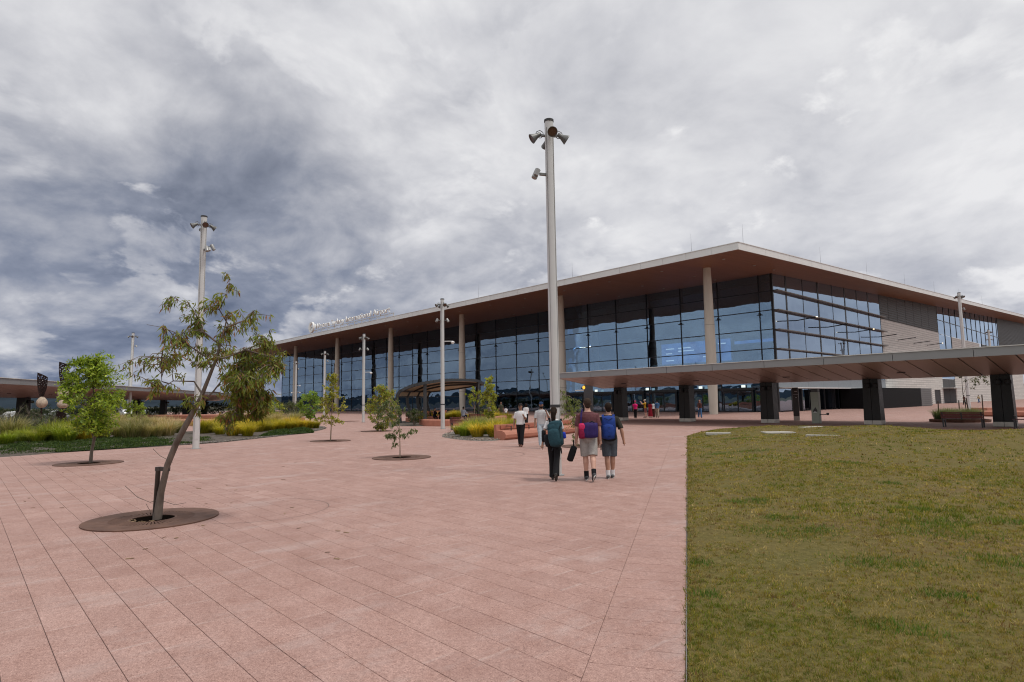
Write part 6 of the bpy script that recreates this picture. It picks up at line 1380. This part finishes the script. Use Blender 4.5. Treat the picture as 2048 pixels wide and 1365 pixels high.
HB = worn(inf, 'handbag', 'black bag hanging from the left hand of the man in maroon', 'handbag', (-.36, .02, .66)); q = MB(); soft_box(q, (0, 0, -.10), (.14, .18, .34), .4, Matrix.Rotation(.35, 3, 'Y')); q.build('bag_body', m_blackc, HB, 'all'); q = MB(); strap_tube(q, [(.04, .02, .05), (.05, .02, .20)], .03); q.build('strap', m_blackc, HB)
a2 = inf['arms'][1][2]; PH = worn(inf, 'phone', 'dark phone held in the right hand of the man in maroon', 'phone', (a2.x+.01, a2.y+.02, a2.z-.15)); MB().box((0, 0, 0), (.015, .075, .15), bev=.004).build('phone_case', m_blk, PH); MB().box((.009, 0, 0), (.003, .068, .14)).build('phone_screen', m_lens, PH)

# ---- man with blue backpack
gb = G(1221, 957)
m_olv = cloth('dark olive tee', (.036, .034, .028)); m_nav = cloth('slate grey shorts cloth', (.075, .088, .105))
inf = human('man in dark olive t-shirt and slate shorts walking away with a blue backpack', (gb.x, gb.y), (AWAY[0]+.08*RT[0], AWAY[1]+.08*RT[1]), 1.72, {'legL': (-.04, .10), 'legR': (.10, .05), 'armL': (.1, .15, .2), 'armR': (-.30, .34, .42), 'lean': .04}, 'tan', 'dark', m_olv, m_nav, 'shorts', (.10, .105, .11), m_whitec, .66, None, False, True, 1.04)
m_bbk = cloth('royal blue pack cloth', (.018, .048, .23), .7)
B_ = worn(inf, 'backpack', 'royal blue backpack worn by the man in dark olive', 'backpack', (-.03, -.24, 1.18))
q = MB(); soft_box(q, (0, 0, 0), (.30, .22, .50), .42, Matrix.Rotation(.05, 3, 'Y')); q.build('pack_body', m_bbk, B_, 'all'); q = MB(); soft_box(q, (-.01, -.10, -.08), (.24, .12, .30), .5); q.build('front_pocket', m_bbk, B_, 'all')
q = MB(); soft_box(q, (.02, .06, -.10), (.30, .14, .40), .4); q.build('back_panel', m_tealk, B_, 'all')
q = MB(); strap_tube(q, [(.11, .08, .20), (.14, .16, .285), (.15, .27, .27)], .055); strap_tube(q, [(-.10, .08, .20), (-.11, .16, .285), (-.10, .27, .27)], .055); q.build('straps', m_bbk, B_)
q = MB()
for z in (-.17, -.08, .02): q.tube([(-.11, -.13, z+.04), (0, -.165, z-.02), (.11, -.13, z+.04)], .005, 5)
q.tube([(-.09, -.10, .22), (0, -.125, .17), (.09, -.10, .22)], .006, 5); q.build('bungee_cord', m_tealk, B_)

# ---- two men walking towards the camera
g1 = G(1042, 893.5); m_jean = cloth('light blue denim', (.36, .42, .47)); m_gry = cloth('pale grey tee', (.47, .48, .49), var=.05); m_capb = cloth('navy cap cloth', (.02, .045, .11)); m_capk = cloth('dark cap cloth', (.025, .02, .02))
fd1 = (TOWARD[0]-.18*RT[0], TOWARD[1]-.18*RT[1])
human('man in white polo shirt, black trousers and dark cap walking towards the camera', (g1.x, g1.y), fd1, 1.70, {'legL': (.22, .06), 'legR': (-.12, .08), 'footL': .1, 'armL': (.45, .12, 1.7, .2), 'armR': (-.05, .22, .25), 'lean': .0, 'nod': -.1}, 'brown', 'black', m_whitec, m_blackc, 'long', (.11, .035, .02), None, .6, m_capk, False, True, 1.02, eyes=True)
g2 = G(1084, 897)
inf = human('bearded man in grey t-shirt and light jeans holding a phone to his ear', (g2.x, g2.y), TOWARD, 1.70, {'legL': (-.15, .2), 'legR': (.30, .06), 'footL': -.4, 'footR': .2, 'armL': (.5, .35, 2.4, .55), 'armR': (.05, .18, .2), 'lean': 0.}, 'brown', 'black', m_gry, m_jean, 'long', (.62, .62, .61), None, .66, m_capb, False, True, 1.04, beard=True, eyes=True)
a2, fdv = inf['arms'][0][2], inf['arms'][0][3]; PH = worn(inf, 'phone', 'dark phone at the ear of the bearded man in grey', 'phone', tuple(a2+fdv*.10+Vector((.02, 0, 0)))); MB().box((0, 0, 0), (.014, .07, .14), bev=.004).build('phone_case', m_blk, PH)

# ---- smaller figures around the plaza
m_red = cloth('dark red dress cloth', (.20, .010, .022)); m_pinkv = cloth('neon pink vest', (.75, .02, .20), .6, .05); m_yel = cloth('mustard shirt cloth', (.50, .28, .025)); m_blus = cloth('blue shirt cloth', (.055, .12, .24)); m_beige = cloth('beige trouser cloth', (.36, .31, .25)); m_brnj = cloth('brown jacket cloth', (.085, .035, .030)); m_deni = cloth('mid blue denim', (.055, .14, .30)); m_rose = cloth('dusty rose shorts', (.22, .085, .085)); m_ltb = cloth('pale blue shirt', (.50, .56, .66), var=.05); m_nvy = cloth('navy cloth', (.02, .03, .06)); m_grn = cloth('bright green tee', (.10, .28, .10)); m_pinkt = cloth('pale pink dress cloth', (.55, .36, .42)); m_camo = cloth('drab green cloth', (.06, .065, .045)); m_ylw = cloth('pale yellow top', (.55, .48, .28)); m_hatw = cloth('straw hat cloth', (.55, .50, .42)); m_hatp = cloth('pink cap cloth', (.6, .03, .14))
def far(label, px, t, H, face, **kw):
    p = D(px, 806, t); return human(label, (p.x, p.y), face, H, kw.pop('pose', {}), near=False, **kw)
ST = {'legL': (.06, .02), 'legR': (-.05, .02), 'armL': (.05, .1, .2), 'armR': (.05, .1, .2)}
WK = {'legL': (.30, .08), 'legR': (-.26, .2), 'footR': -.3, 'armL': (-.25, .1, .2), 'armR': (.3, .1, .3)}
far('worker in neon pink vest and cap by the entrance pillar', 1270, 58, 1.66, TOWARD, skin='brown', hair='black', top=m_pinkv, bot=m_blackc, kind='long', hat=m_hatp, pose=ST, sleeve=.5)
inf = far('man in mustard shirt and rose shorts raising a camera by the entrance', 1290.5, 60, 1.76, (-RT[0]*.8+.3*AWAY[0], -RT[1]*.8+.3*AWAY[1]), skin='fair', hair='brown', top=m_yel, bot=m_rose, hat=m_hatw, pose={**ST, 'armL': (1.3, .1, 1.3), 'armR': (1.3, .1, 1.3)}, sleeve=.62)
q = MB(); soft_box(q, (0, 0, 0), (.3, .2, .45), .4); B_ = worn(inf, 'backpack', 'black backpack on the man in the mustard shirt', 'backpack', (0, -.2, 1.2)); q.build('pack_body', m_blackc, B_, 'all')
far('woman in long dark red dress in the group by the entrance', 1300, 59, 1.60, AWAY, skin='brown', hair='black', top=m_red, bot=None, skirt=m_red, pose=ST, female=True, pony='loose')
far('woman in white top in the group by the entrance', 1306.5, 60, 1.62, AWAY, skin='brown', hair='black', top=m_whitec, bot=m_brnj, kind='long', pose=ST, female=True, pony='loose')
far('man in blue shirt and beige trousers in the group by the entrance', 1314, 59, 1.74, AWAY, skin='brown', hair='black', top=m_blus, bot=m_beige, kind='long', pose={**ST, 'legL': (.2, .02), 'legR': (-.2, .02)}, sleeve=.7)
far('woman in brown jacket and blue jeans walking out from the entrance', 1399, 56, 1.70, TOWARD, skin='fair', hair='brown', top=m_brnj, bot=m_deni, kind='flare', pose=WK, female=True, pony='loose', sleeve=1.2)
p = Vector((-47.7, 37.9, 0)); p = D(926, 806, 56)
human('man in pale blue shirt sitting on the seat wall with his back turned', (p.x, p.y), (AWAY[0]+.5*RT[0], AWAY[1]+.5*RT[1]), 1.74, {'legL': (1.5, 1.45), 'legR': (1.5, 1.45), 'armL': (.4, .2, .8), 'armR': (.6, .25, .9), 'lean': .08}, 'brown', 'black', m_ltb, m_nvy, 'long', near=False, seat=.5, sleeve=1.1)
p = D(869, 806, 55.5)
human('dark haired woman in black sitting in the shade of the shelter', (p.x, p.y), (TOWARD[0]+.5*RT[0], TOWARD[1]+.5*RT[1]), 1.62, {'legL': (1.4, 1.3), 'legR': (1.5, 1.4), 'armL': (.5, .2, 1.2), 'armR': (.6, .15, 1.9), 'lean': .1}, 'fair', 'black', m_blackc, m_blackc, 'long', near=False, seat=.5, female=True, pony='loose')
p = D(882, 806, 55.2); human('person in dark clothes sitting beside the woman under the shelter', (p.x, p.y), (TOWARD[0], TOWARD[1]), 1.66, {'legL': (1.4, 1.3), 'legR': (1.5, 1.4), 'armL': (.5, .2, 1.2), 'armR': (.6, .15, 1.2), 'lean': .2}, 'tan', 'dark', m_blackc, m_blackc, 'long', near=False, seat=.45)
far('person in green top and dark trousers walking beneath the small tree at left', 627, 61, 1.62, (-RT[0], -RT[1]), skin='tan', hair='dark', top=m_grn, bot=m_blackc, kind='long', pose={**WK, 'legL': (.5, .1), 'legR': (-.45, .2)})
far('child in pink dress beyond the planting island', 985.5, 62, 1.25, AWAY, skin='brown', hair='black', top=m_pinkt, bot=None, skirt=m_pinkt, pose=ST, female=True, pony='loose')
far('person in pale blue shirt beyond the planting island', 978, 64, 1.45, AWAY, skin='brown', hair='black', top=m_ltb, bot=m_ltb, kind='long', pose=ST)
far('man in drab green standing beyond the planting island', 1002, 64, 1.78, TOWARD, skin='brown', hair='black', top=m_camo, bot=m_camo, kind='long', pose=ST)
far('child in white top beyond the planting island', 1011.5, 62, 1.28, AWAY, skin='brown', hair='black', top=m_whitec, bot=m_nvy, kind='long', pose=ST)
far('woman with pale top walking behind the man in the white polo', 1052, 45, 1.62, AWAY, skin='fair', hair='dark', top=m_whitec, bot=m_blackc, kind='long', pose=WK, female=True, pony='loose')
far('person in pale yellow top walking along the side wall of the terminal', 1958, 122, 1.66, (-RT[0], -RT[1]), skin='brown', hair='black', top=m_ylw, bot=m_deni, kind='long', pose=WK)
far('person in navy top and jeans by the side wall doors at far right', 2016, 112, 1.74, AWAY, skin='tan', hair='dark', top=m_nvy, bot=m_deni, kind='long', pose=WK)
far('person in dark red behind the staked sapling at right', 1929, 104, 1.66, AWAY, skin='brown', hair='black', top=m_brnj, bot=m_blackc, kind='long', pose=WK)
